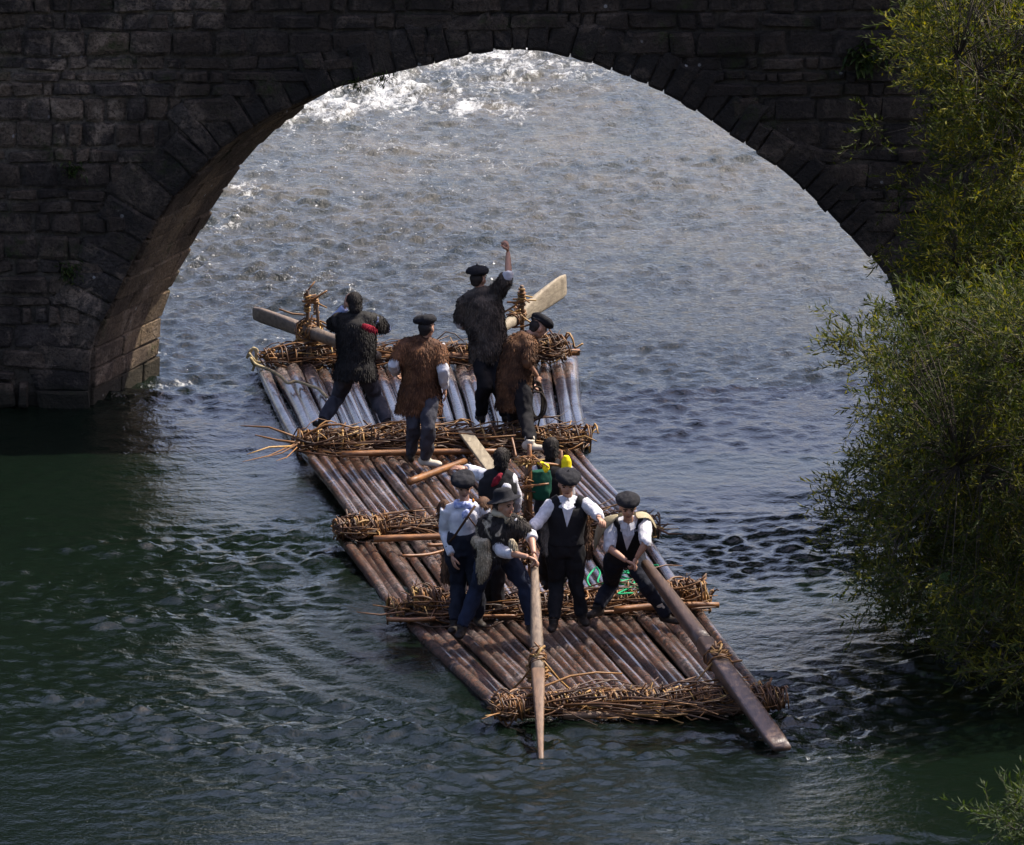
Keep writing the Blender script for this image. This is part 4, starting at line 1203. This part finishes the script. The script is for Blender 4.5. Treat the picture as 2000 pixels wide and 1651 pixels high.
A = Person('bareheaded man in long black fur, back turned, hand at his face, legs wide', [(630, 838), (757, 842)], (D1, D1),
           dict(head=(691, 592), neck=(694, 612), shL=(664, 625), shR=(728, 626), hip=(694, 722), waL=(674, 601), waR=(722, 632), elL=(648, 634), elR=(754, 642), knL=(661, 776), knR=(735, 777)),
           hv(-.35, .94), back, dict(waL=.2, waR=.25, head=.02), (1, 1), (hv(-.5, .8), hv(.6, .6)))
A.body(dict(d=Vector((.1, .1, 1)), n=Vector((1, .2, 0)), curl=.4)); A.shirt(M['pale_blue']); A.trousers(M['grey_trousers']); A.shoes()
A.fur_vest(M['fur_black'], at(694, 738, A.Y), .26, .19, .05, .45, 5200, .036); A.hairpatch(True)
mb = MB(); mb.ell(at(722, 640, A.Y - .21), Vector((.09, 0, -.035)), Vector((0, .022, 0)), Vector((.01, 0, .03))); furry('red_ribbon', mb, M['red'], A.root, 160, .03, .012, .012)

B = Person('man in long brown fur and beret seen from behind, white sleeves, standing on the brushwood', [(802, 902), (833, 910)], (D2, D2),
           dict(head=(833, 641), neck=(830, 660), shL=(792, 674), shR=(856, 676), hip=(822, 765), waL=(773, 727), waR=(868, 757), elL=(768, 712), elR=(866, 722), knL=(808, 832), knR=(836, 836)),
           hv(.45, .85), back, dict(waL=.12, waR=-.02), (1, 1), (hv(-.1, 1), hv(.75, -.35)))
B.body(None, dict(d=Vector((.15, 0, -1)), n=Vector((-1, 0, 0)), curl=.45)); B.shirt(M['white'], 1.0, .98); B.trousers(M['grey_trousers']); B.shoes([M['shoe'], M['pale_shoe']])
B.fur_vest(M['fur_brown'], at(817, 806, B.Y), .25, .18, .05, .42, 5200, .045); B.beret((.15, .1))

C = Person('man in dark grey fur and beret raising one clenched fist high', [(940, 826), (988, 824)], (D1, D1),
           dict(head=(934, 545), neck=(938, 568), shL=(912, 585), shR=(968, 572), hip=(957, 685), waL=(918, 640), waR=(992, 492), elL=(899, 632), elR=(993, 537), knL=(945, 755), knR=(975, 755)),
           hv(.55, .8), back, dict(waL=.3, waR=.05), (1, 1), (hv(-.2, 1), hv(.2, 1)))
C.body(None, dict(d=Vector((-.1, 0, 1)), n=Vector((-1, .1, 0)), curl=1.5, k=1.12)); C.shirt(M['white'], 1.0, .55); C.trousers(M['black']); C.shoes()
C.fur_vest(M['fur_grey'], at(952, 706, C.Y), .2, .17, .055, .46, 5200, .042); C.beret((.1, .05))

Dp = Person('stooping man in umber fur and beret holding dark coiled cord', [(1004, 836), (1036, 880)], (D1, D2),
            dict(head=(1051, 640), neck=(1033, 656), shL=(1003, 668), shR=(1036, 668), hip=(1003, 748), waL=(1040, 750), waR=(1049, 735), elL=(1010, 715), elR=(1030, 709), knL=(1002, 793), knR=(1028, 815)),
            hv(.85, .35, -.35), hv(.75, .6), dict(waL=.32, waR=-.02, shL=.14, shR=-.1, head=.06, neck=.02), (1, 1), (hv(.6, .7), hv(.8, -.2)))
Dp.body(None, dict(d=Vector((.2, 0, -1)), n=Vector((-.6, .6, 0)), curl=.9)); Dp.shirt(M['fur_umber'], .6, .55); Dp.trousers(M['black']); Dp.shoes([M['shoe'], M['pale_shoe']], [None, M['pale_shoe']])
Dp.fur_vest(M['fur_umber'], at(1001, 796, Dp.Y), .19, .17, .05, .44, 4800, .045); Dp.beret((.2, .3))
w_ = Dp.J['waR']
ex = []
for k in range(3):
    P = []
    for q in range(9):
        an = q / 8 * 6.28 + .5; P.append(w_ + Vector((.0 + .09 * math.sin(an) * (.7 + .2 * k), -.05 - .02 * k, -.24 - .03 * k + .2 * math.cos(an) * (1 - .12 * k))))
    ex.append(P)
rope_obj('coiled_cord', [w_ + Vector((.0, -.04, -.05)), w_ + Vector((.05, -.06, -.25)), w_ + Vector((.02, -.06, -.5)), w_ + Vector((-.03, -.06, -.7)), w_ + Vector((.0, -.04, -.85))], .011, M['dark_rope'], 'dark cord coiled in the stooping man\'s hand and trailing to the logs', 'rope', 6, ex)

E = Person('dark-haired man in black with red scarf, back turned, one white-sleeved arm stretched sideways', [(946, 1190), (972, 1192)], (D3, D3),
           dict(head=(981, 897), neck=(977, 922), shL=(950, 932), shR=(996, 934), hip=(968, 1030), waL=(908, 915), waR=(1008, 1000), elL=(928, 922), elR=(1008, 968), knL=(950, 1108), knR=(970, 1108)),
           hv(.2, .95), back, dict(waL=.25, waR=.2), (1, 1), (hv(-.2, 1), hv(.3, 1)), .085)
E.body(dict(d=Vector((-1, .2, .05)), n=Vector((0, .3, -1)), curl=.35)); E.shirt(M['white'], .95, .95); E.vest(M['black'], .03, False); E.trousers(M['black']); E.shoes(); E.hairpatch(True)
mb = MB(); mb.ell(at(970, 938, E.Y - .15), Vector((.055, 0, .075)), Vector((0, .03, 0)), Vector((-.028, 0, .02))); soft('red_scarf', mb, M['red'], E.root, .011, 1, .014, 30)
mb = MB(); mb.ell(at(989, 952, E.Y - .16), Vector((.055, 0, 0)), Vector((0, .035, 0)), Vector((0, 0, .05))); soft('white_sash', mb, M['white'], E.root, .012, 1, .01, 20)

Jp = Person('dark-haired person half hidden behind the clothes rack and bags', [(1066, 1150), (1096, 1150)], (D3, D3),
            dict(head=(1076, 877), neck=(1078, 902), shL=(1052, 914), shR=(1104, 914), hip=(1080, 1000), waL=(1055, 1000), waR=(1105, 1000), elL=(1046, 962), elR=(1112, 962), knL=(1068, 1078), knR=(1096, 1078)),
            hv(-.1, 1), back, dict(waL=.15, waR=.15), (1, 1), None, .085)
Jp.body(); Jp.shirt(M['grey_shirt']); Jp.vest(M['black'], .03, False); Jp.trousers(M['black']); Jp.shoes(); Jp.hairpatch(True)

F = Person('man in beret, blue-white neckerchief and white shirt with a strap, one arm hanging', [(888, 1232), (934, 1222)], (D4, D4),
           dict(head=(906, 950), neck=(907, 980), shL=(874, 994), shR=(944, 994), hip=(908, 1068), waL=(883, 1086), waR=(952, 1074), elL=(868, 1038), elR=(962, 1036), knL=(897, 1142), knR=(930, 1140)),
           hv(.1, -.95, -.28), hv(.1, -1), dict(waL=-.1, waR=-.05, head=-.05), (-1, -1), (hv(-.2, -1), hv(.3, -1)))
F.body(dict(d=Vector((.25, -.1, -1)), n=Vector((.8, .3, 0)), curl=.4)); F.shirt(M['white'], .97, .97); F.trousers(M['navy']); F.shoes()
mb = MB(); c = F.J['neck'] - Vector((0, .02, .02))
for k in range(14):
    an = k / 14 * 6.283; mb.ell(c + Vector((math.cos(an) * .082, math.sin(an) * .07, .01 * math.sin(3 * an))), Vector((.034, 0, 0)), Vector((0, .034, 0)), Vector((0, 0, .036)), nu=8, nv=6)
mb.ell(c + Vector((.03, -.13, -.07)), Vector((.03, 0, -.015)), Vector((0, .025, 0)), Vector((0, 0, .05))); mb.ell(c + Vector((-.01, -.135, -.08)), Vector((.02, 0, .01)), Vector((0, .02, 0)), Vector((0, 0, .05)))
soft('neckerchief', mb, M['blue_scarf'], F.root, .011, 1, .008, 25)
mb = MB(); mb.ell(at(924, 978, F.Y - .17), Vector((.016, 0, 0)), Vector((0, .016, 0)), Vector((0, 0, .026))); soft('orange_knot', mb, M['orange'], F.root, .008, 1)
mb = MB(); mb.ell(at(944, 990, F.Y + .05), Vector((.085, 0, 0)), Vector((0, .10, 0)), Vector((0, 0, .11))); mb.ell(at(868, 1000, F.Y + .07), Vector((.07, 0, 0)), Vector((0, .08, 0)), Vector((0, 0, .13)))
mb.ring_loft([(at(906, 990, F.Y + .12), X * .2, Vector((0, .06, 0))), (at(905, 1060, F.Y + .15), X * .2, Vector((0, .05, 0))), (at(890, 1140, F.Y + .16), X * .17, Vector((0, .04, 0)))])
furry('fur_cape', mb, M['fur_umber'], F.root, 2200, .05)
mb = MB(); mb.tube([at(928, 988, F.Y - .16), at(912, 1012, F.Y - .20), at(886, 1050, F.Y - .18), at(876, 1060, F.Y - .1)], .012, 6); mb.tube([at(915, 1010, F.Y - .2), at(932, 1032, F.Y - .19), at(945, 1048, F.Y - .15)], .009, 6); mb.build('strap', M['leather'], F.root)
F.beret((-.08, .12))

G = Person('young man in wide-brimmed black hat and pied fur leaning on the oar grip', [(902, 1243), (1038, 1238)], (D4, D4),
           dict(head=(986, 987), neck=(976, 1006), shL=(944, 1022), shR=(1002, 1018), hip=(968, 1082), waL=(1032, 1088), waR=(1043, 1082), elL=(978, 1077), elR=(1037, 1046), knL=(932, 1150), knR=(1026, 1146)),
           hv(.72, -.68, -.05), hv(.55, -.83), dict(waL=-.42, waR=-.40, head=-.16, neck=-.1, shL=-.02, shR=-.16), (-1, -1), (hv(-.2, -1), hv(.3, -1)))
G.body(dict(d=Vector((.8, -.3, -.3)), n=Vector((0, -.4, -1)), curl=.9), dict(d=Vector((.15, -.3, -1)), n=Vector((-.8, .2, 0)), curl=.9)); G.shirt(M['white'], .72, .6); G.trousers(M['jeans']); G.shoes()
mb = MB(); c = G.J['neck']
for k in range(14):
    an = k / 14 * 6.283; mb.ell(c + Vector((math.cos(an) * .078 + .02, math.sin(an) * .07 - .02, .02 - .012 * math.cos(an))), Vector((.03, 0, 0)), Vector((0, .03, 0)), Vector((0, 0, .034)), nu=8, nv=6)
mb.ell(c + Vector((.07, -.1, -.06)), Vector((.03, 0, -.02)), Vector((0, .02, 0)), Vector((0, 0, .06))); soft('neckerchief', mb, M['fur_beige'], G.root, .011, 1, .008, 25)
G.fur_vest(M['fur_pied'], at(962, 1092, G.Y - .05), .17, .16, .045, .40, 3000, .045)
mb = MB(); mb.ring_loft([(at(946, 1064, G.Y - .22), X * .06, Vector((0, .03, 0))), (at(944, 1095, G.Y - .24), X * .085, Vector((0, .035, 0))), (at(942, 1125, G.Y - .22), X * .06, Vector((0, .03, 0))), (at(936, 1142, G.Y - .2), X * .02, Vector((0, .02, 0)))])
mb.tube([at(925, 1052, G.Y - .1), at(938, 1064, G.Y - .2), at(955, 1060, G.Y - .24)], [.05, .06, .04], 8); furry('fur_flap', mb, M['fur_beige'], G.root, 1100, .026)
mb = MB(); mb.ring_loft([(at(998, 1052, G.Y - .36), X * .03, Vector((0, .03, 0))), (at(1003, 1066, G.Y - .37), X * .045, Vector((0, .03, 0))), (at(1008, 1076, G.Y - .36), X * .02, Vector((0, .02, 0)))]); furry('fur_flap', mb, M['fur_beige'], G.root, 200, .02)
# the hat
h, u, r, f = G.J['head'], G.hu, G.hrt, G.face; n_ = (u - f * .28 - r * .12).normalized(); a = (r - n_ * r.dot(n_)).normalized(); b = n_.cross(a); c = h + u * .062 - f * .015
mb = MB(); mb.ring_loft([(c - n_ * .012, a * .172, b * .182), (c - n_ * .002, a * .176, b * .186), (c + n_ * .012, a * .11, b * .122), (c + n_ * .05, a * .094, b * .108), (c + n_ * .09, a * .086, b * .098), (c + n_ * .112, a * .06, b * .07)], n=24)
soft('hat', mb, M['beret'], G.root, .010, 2, .006, 10); G.hairpatch()

H = Person('man in beret, black waistcoat and white sleeves spreading both arms', [(1081, 1230), (1138, 1218)], (D4, D4),
           dict(head=(1107, 945), neck=(1109, 972), shL=(1079, 984), shR=(1139, 982), hip=(1105, 1068), waL=(1027, 1042), waR=(1170, 1012), elL=(1050, 1020), elR=(1166, 1003), knL=(1086, 1140), knR=(1124, 1136)),
           hv(.05, -.95, -.28), hv(.05, -1), dict(waL=-.35, waR=-.32, head=-.06), (-1, -1), (hv(-.15, -1), hv(.25, -1)))
H.body(dict(d=Vector((-.75, -.3, -.55)), n=Vector((.3, .3, -.8)), curl=.12, fan=.25), dict(d=Vector((.3, -.8, -.2)), n=Vector((-.4, 0, -.8)), curl=1.2)); H.shirt(M['white'], .80, .92); H.vest(M['black'], .034); H.trousers(M['black']); H.shoes()
mb = MB(); mb.ring_loft([(at(1070, 1000, H.Y + .10), X * .07, Vector((0, .05, 0))), (at(1072, 1040, H.Y + .02), X * .08, Vector((0, .06, 0))), (at(1070, 1068, H.Y + .0), X * .05, Vector((0, .05, 0))), (at(1068, 1085, H.Y), X * .025, Vector((0, .04, 0)))]); furry('fur_flap', mb, M['fur_taupe'], H.root, 700, .04)
mb = MB(); mb.ring_loft([(at(1134, 985, H.Y + .08), X * .09, Vector((0, .07, 0))), (at(1140, 1040, H.Y + .12), X * .08, Vector((0, .06, 0))), (at(1143, 1090, H.Y + .1), X * .06, Vector((0, .05, 0)))]); furry('fur_cape', mb, M['fur_umber'], H.root, 900, .05)
H.beret((.1, .1), 1.05)

I = Person('crouching man in beret, black waistcoat and tan shoulder cape gripping the dark oar', [(1166, 1204), (1302, 1216)], (D3, D4),
           dict(head=(1226, 991), neck=(1227, 1016), shL=(1195, 1024), shR=(1258, 1022), hip=(1220, 1092), waL=(1224, 1096), waR=(1243, 1090), elL=(1190, 1071), elR=(1262, 1060), knL=(1194, 1142), knR=(1262, 1142)),
           hv(.12, -.93, -.3), hv(.1, -1), dict(head=-.30, neck=-.24, shL=-.16, shR=-.16, waL=-.44, waR=-.42, hip=.05), (-1, -1), (hv(-.6, -.7), hv(.7, -.6)))
I.body(dict(d=Vector((.8, -.3, -.3)), n=Vector((0, -.3, -1)), curl=1.0), dict(d=Vector((-.3, -.3, -.8)), n=Vector((-.6, 0, -.6)), curl=1.0)); I.shirt(M['white'], .52, .52); I.vest(M['black'], .034); I.trousers(M['navy']); I.shoes([M['shoe'], M['shoe']], [None, M['pale_shoe']])
def sheet(name, grid, mat, parent, th=.012):
    nj, ni = len(grid), len(grid[0]); mb = MB(); vs = [p + Vector((0, 0, 0)) for row in grid for p in row]; fs = []
    for j in range(nj - 1):
        for i in range(ni - 1): a_ = j * ni + i; fs.append((a_, a_ + 1, a_ + 1 + ni, a_ + ni))
    mb.add(vs, fs); o = mb.build(name, mat, parent)
    sd = o.modifiers.new('thick', 'SOLIDIFY'); sd.thickness = th; sb = o.modifiers.new('sub', 'SUBSURF'); sb.levels = sb.render_levels = 1
    return o
Yi = I.Y
sheet('shoulder_cape', [[at(1212, 1004, Yi - .20), at(1206, 1012, Yi - .26), at(1200, 1020, Yi - .27)],
                        [at(1194, 1006, Yi - .12), at(1188, 1016, Yi - .24), at(1182, 1034, Yi - .26)],
                        [at(1178, 1012, Yi - .05), at(1172, 1030, Yi - .16), at(1170, 1060, Yi - .18)],
                        [at(1166, 1024, Yi + .08), at(1160, 1050, Yi + .0), at(1160, 1090, Yi - .02)]], M['tan_wool'], I.root)
sheet('shoulder_cape', [[at(1238, 1000, Yi - .16), at(1240, 1008, Yi - .24), at(1243, 1014, Yi - .28)],
                        [at(1254, 996, Yi - .06), at(1262, 1004, Yi - .20), at(1262, 1010, Yi - .27)],
                        [at(1270, 1003, Yi - .03), at(1274, 1008, Yi - .14), at(1272, 1014, Yi - .2)],
                        [at(1280, 1022, Yi + .0), at(1286, 1036, Yi - .08), at(1282, 1036, Yi - .12)]], M['tan_wool'], I.root)
sheet('shoulder_cape', [[at(1212, 1000, Yi - .02), at(1226, 1000, Yi - .02), at(1254, 998, Yi - .02)], [at(1180, 1010, Yi + .02), at(1226, 1020, Yi + .06), at(1272, 1006, Yi + .02)], [at(1168, 1050, Yi + .14), at(1226, 1070, Yi + .18), at(1268, 1050, Yi + .14)]], M['tan_wool'], I.root)
I.beret((0, .05))

# ------------------------------------------------------------------ bags on the rack
mb = MB(); c = at(1055, 945, YR + .05)
mb.ring_loft([(c + Z * .14, X * .11, Vector((0, .05, 0))), (c + Z * .04, X * .125, Vector((0, .075, 0))), (c - Z * .08, X * .12, Vector((0, .08, 0))), (c - Z * .16, X * .09, Vector((0, .06, 0)))])
o = soft('bag', mb, M['green'], None, .014, 3, .016, 9); tag(o, 'dark green cloth bag hanging from the clothes rack', 'bag', 'bags hung on the clothes rack')
mb = MB(); c = at(1106, 904, YR + .28)
mb.ring_loft([(c + Z * .075, X * .025, Vector((0, .03, 0))), (c + Z * .03, X * .05, Vector((0, .05, 0))), (c - Z * .05, X * .055, Vector((0, .05, 0))), (c - Z * .13, X * .05, Vector((0, .045, 0)))])
o = soft('bag', mb, M['yellow'], None, .011, 3, .012, 12); tag(o, 'bright yellow bag on the short post just above the waistcoated man\'s beret', 'bag', 'bags hung on the clothes rack')
mb = MB(); c = at(1066, 914, YR - .08)
mb.ell(c, X * .045, Vector((0, .03, 0)), Z * .05); mb.ell(c + Vector((-.05, 0, .05)), X * .04, Vector((0, .02, 0)), Z * .018)
o = soft('cloth', mb, M['yellow'], None, .010, 2, .014, 16); tag(o, 'crumpled yellow cloth draped on the rack rail over the green bag', 'cloth')

# ================================================================== WILLOWS
def inside(poly, px, py):
    c = False; j = len(poly) - 1
    for i in range(len(poly)):
        xi, yi = poly[i]; xj, yj = poly[j]
        if (yi > py) != (yj > py) and px < (xj - xi) * (py - yi) / (yj - yi + 1e-9) + xi: c = not c
        j = i
    return c

def willow(label, poly, yr, roots, nspray, seed, leafmat, leaf=(.095, .020), thin=None, zmin=.04, strays=(), inset=0):
    r = np.random.default_rng(seed); rl = random.Random(seed)
    poly = [(x + (inset if x < 2050 else 0), y) for x, y in poly]
    xs = [p[0] for p in poly]; ys = [p[1] for p in poly]
    base = roots[0]
    e = tag(empty('willow_tree', base), label, 'willow', 'willows on the bank')
    cs = []
    tries = 0
    while len(cs) < nspray and tries < nspray * 60:
        tries += 1
        px, py = r.uniform(min(xs), max(xs)), r.uniform(min(ys), max(ys))
        if not inside(poly, px, py): continue
        if thin and r.random() > thin(px, py): continue
        Y = r.uniform(*yr); p = at(px, py, Y)
        if p.z < zmin + .1 or p.z > 8.5: continue
        # clumping: keep sprays where a coarse noise field is high
        if noise.noise(p * 1.5) < -.22 + .2 * r.random(): continue
        cs.append(p)
    cs += [at(*q) for q in strays]
    # main limbs from the roots to spread-out targets
    limbs = []; mt = MB(); ml = MB()
    targets = rl.sample(cs, min(26, len(cs)))
    for k, tg in enumerate(targets):
        b = roots[k % len(roots)]; tip = lerp(b, tg, .93)
        mid_ = lerp(b, tip, .5) + Vector((0, 0, .25 * (tip - b).length * rl.uniform(.3, 1))) + Vector((rl.gauss(0, .15), rl.gauss(0, .15), 0))
        pts = [(b * (1 - t) ** 2 + mid_ * 2 * t * (1 - t) + tip * t * t) for t in [q / 10 for q in range(11)]]
        pts = [p + Vector((rl.gauss(0, .025), rl.gauss(0, .025), rl.gauss(0, .025))) * (0 < i) for i, p in enumerate(pts)]
        rad = [lerp(.05, .007, q / 10) for q in range(11)]
        (mt if k < len(roots) else ml).tube(pts, [q * (1.6 if k < len(roots) else 1) for q in rad], 6)
        limbs += pts[3:]
    for b in roots:
        mt.tube([b - Z * .5, b, b + Vector((-.05, 0, .35))], [.12, .10, .07], 8)
    mt.build('trunk', M['bark'], e); 
    LP = np.array([p[:] for p in limbs])
    P0 = []; D = []
    tw = MB()
    for c in cs:
        d2 = ((LP - np.array(c[:])) ** 2).sum(1); src = Vector(LP[d2.argmin()])
        ax = (c - src); L = ax.length
        if L > .12:
            m_ = lerp(src, c, .5) + Vector((0, 0, .08 * L)); ml.tube([src, m_, c], [.007, .005, .003], 4)
        ax = (ax.normalized() if L > .05 else Vector((-1, 0, 0))) * .6 + Vector((-.45, -.1, .15)) + Vector(r.normal(size=3)) * .35
        ax.normalize()
        for k in range(5):
            d = (ax + Vector(r.normal(size=3)) * .55).normalized(); ln = r.uniform(.22, .5); o = c + Vector(r.normal(size=3)) * .07
            P0.append(o[:]); D.append((d * ln)[:])
    P0 = np.array(P0); D = np.array(D); nt = len(P0)
    ml.build('branches', M['bark'], e)
    # twigs: thin three-sided prisms
    up = np.array([0.1, .2, 1.0]); s1 = np.cross(D, up); s1 /= np.linalg.norm(s1, axis=1, keepdims=True) + 1e-9
    s2 = np.cross(D, s1); s2 /= np.linalg.norm(s2, axis=1, keepdims=True) + 1e-9
    q = .0028; droop = np.zeros_like(D); droop[:, 2] = -.12 * np.linalg.norm(D, axis=1)
    tv = np.stack([P0 + s1 * q, P0 - s1 * q * .5 + s2 * q, P0 - s1 * q * .5 - s2 * q, P0 + D + droop + s1 * q * .5, P0 + D + droop - s1 * q * .3 + s2 * q * .5, P0 + D + droop - s1 * q * .3 - s2 * q * .5], 1).reshape(-1, 3)
    a = np.arange(nt)[:, None] * 6
    tf = np.concatenate([a + np.array([[0, 1, 4, 3]]), a + np.array([[1, 2, 5, 4]]), a + np.array([[2, 0, 3, 5]])])
    tag(np_mesh('twigs', tv, tf, M['bark'], e), kind='stuff')
    # leaves
    nl = 15; t = (np.arange(nl) + r.random((nt, nl))) / nl
    dl = np.linalg.norm(D, axis=1)[:, None]
    pos = P0[:, None, :] + D[:, None, :] * t[..., None]; pos[..., 2] -= .12 * dl * t ** 2
    dn = D / np.linalg.norm(D, axis=1, keepdims=True)
    ld = dn[:, None, :] * .75 + r.normal(size=(nt, nl, 3)) * .55; ld[..., 2] += .05
    ld /= np.linalg.norm(ld, axis=2, keepdims=True)
    sd = np.cross(ld, r.normal(size=(nt, nl, 3)) * .7 + np.array([0, -.3, 1.0])); sd /= np.linalg.norm(sd, axis=2, keepdims=True) + 1e-9
    ln = leaf[0] * r.uniform(.55, 1.2, (nt, nl, 1)); wd = leaf[1] * r.uniform(.7, 1.2, (nt, nl, 1)) * .5
    nn = np.cross(ld, sd)
    v0 = pos; v1 = pos + ld * ln * .42 + sd * wd; v2 = pos + ld * ln + nn * ln * -.08; v3 = pos + ld * ln * .42 - sd * wd
    lv = np.stack([v0, v1, v2, v3], 2).reshape(-1, 3); n = nt * nl
    keep = lv.reshape(n, 4, 3)[:, :, 2].min(1) > zmin
    lv = lv.reshape(n, 4, 3)[keep].reshape(-1, 3); n = int(keep.sum())
    lf = np.arange(n * 4).reshape(n, 4)
    spray_r = np.repeat(r.random(nt // 5 + 1), 5)[:nt]
    rn = (.45 * spray_r[:, None] + .55 * r.random((nt, nl))).ravel()[keep]
    np_mesh('crown', lv, lf, leafmat, e, False, np.repeat(rn, 4))
    return n

n1 = willow('tall yellow-green willow reaching up the bridge face to the top of the picture',
       [(1775, -80), (1765, 40), (1750, 75), (1770, 130), (1810, 210), (1810, 300), (1790, 360), (1775, 400), (1805, 440), (1765, 480), (1752, 560), (1745, 620), (1800, 840), (2130, 860), (2130, -80)],
       (-6.0, -1.8), [Vector((7.2, -3.2, .9)), Vector((7.5, -4.5, 1.0)), Vector((6.9, -2.4, .8))], 1400, 21, M['leaf'], inset=45, strays=[(1762, 95, -3), (1755, 112, -3.2), (1712, 240, -3), (1722, 262, -3), (1780, 330, -2.6), (1770, 385, -3), (1738, 500, -2.5), (1760, 60, -3)])
n2 = willow('wide olive willow bush leaning out over the water with drooping thin tips',
       [(1625, 655), (1690, 640), (1760, 600), (2130, 560), (2520, 480), (2520, 1300), (2130, 1420), (1960, 1350), (1880, 1300), (1800, 1240), (1720, 1205), (1690, 1150), (1630, 1070), (1612, 975), (1650, 935), (1700, 880), (1690, 810), (1650, 745)],  # right end is unseen crown, added to shade the lower bush and water
       (-13.0, -8.6), [Vector((6.8, -10.2, .5)), Vector((7.1, -11.4, .6)), Vector((6.9, -9.2, .5)), Vector((6.6, -12.4, .4))], 1500, 22, M['leaf_dark'], inset=32, thin=lambda px, py: (.5 if px > 2100 else 1) * min(1, .22 + max(0, px - 1690) / 200.0) * (1 if py < 1120 else .62),
       strays=[(1645, 655, -9), (1665, 668, -9), (1645, 962, -11), (1655, 985, -11), (1670, 960, -11.3), (1650, 1010, -11), (1680, 1000, -11), (1660, 1060, -11.5), (1660, 690, -9), (1690, 1180, -12.6)])
n3 = willow('low leafy willow sprig in the lower corner at the water\'s edge',
       [(1890, 1600), (1940, 1575), (1990, 1530), (2120, 1490), (2120, 1700), (1960, 1640), (1880, 1612)], (-22.0, -20.0), [Vector((6.4, -20.6, .4))], 34, 23, M['fern'], inset=40)
print('leaves', n1, n2, n3, 'stones', count)
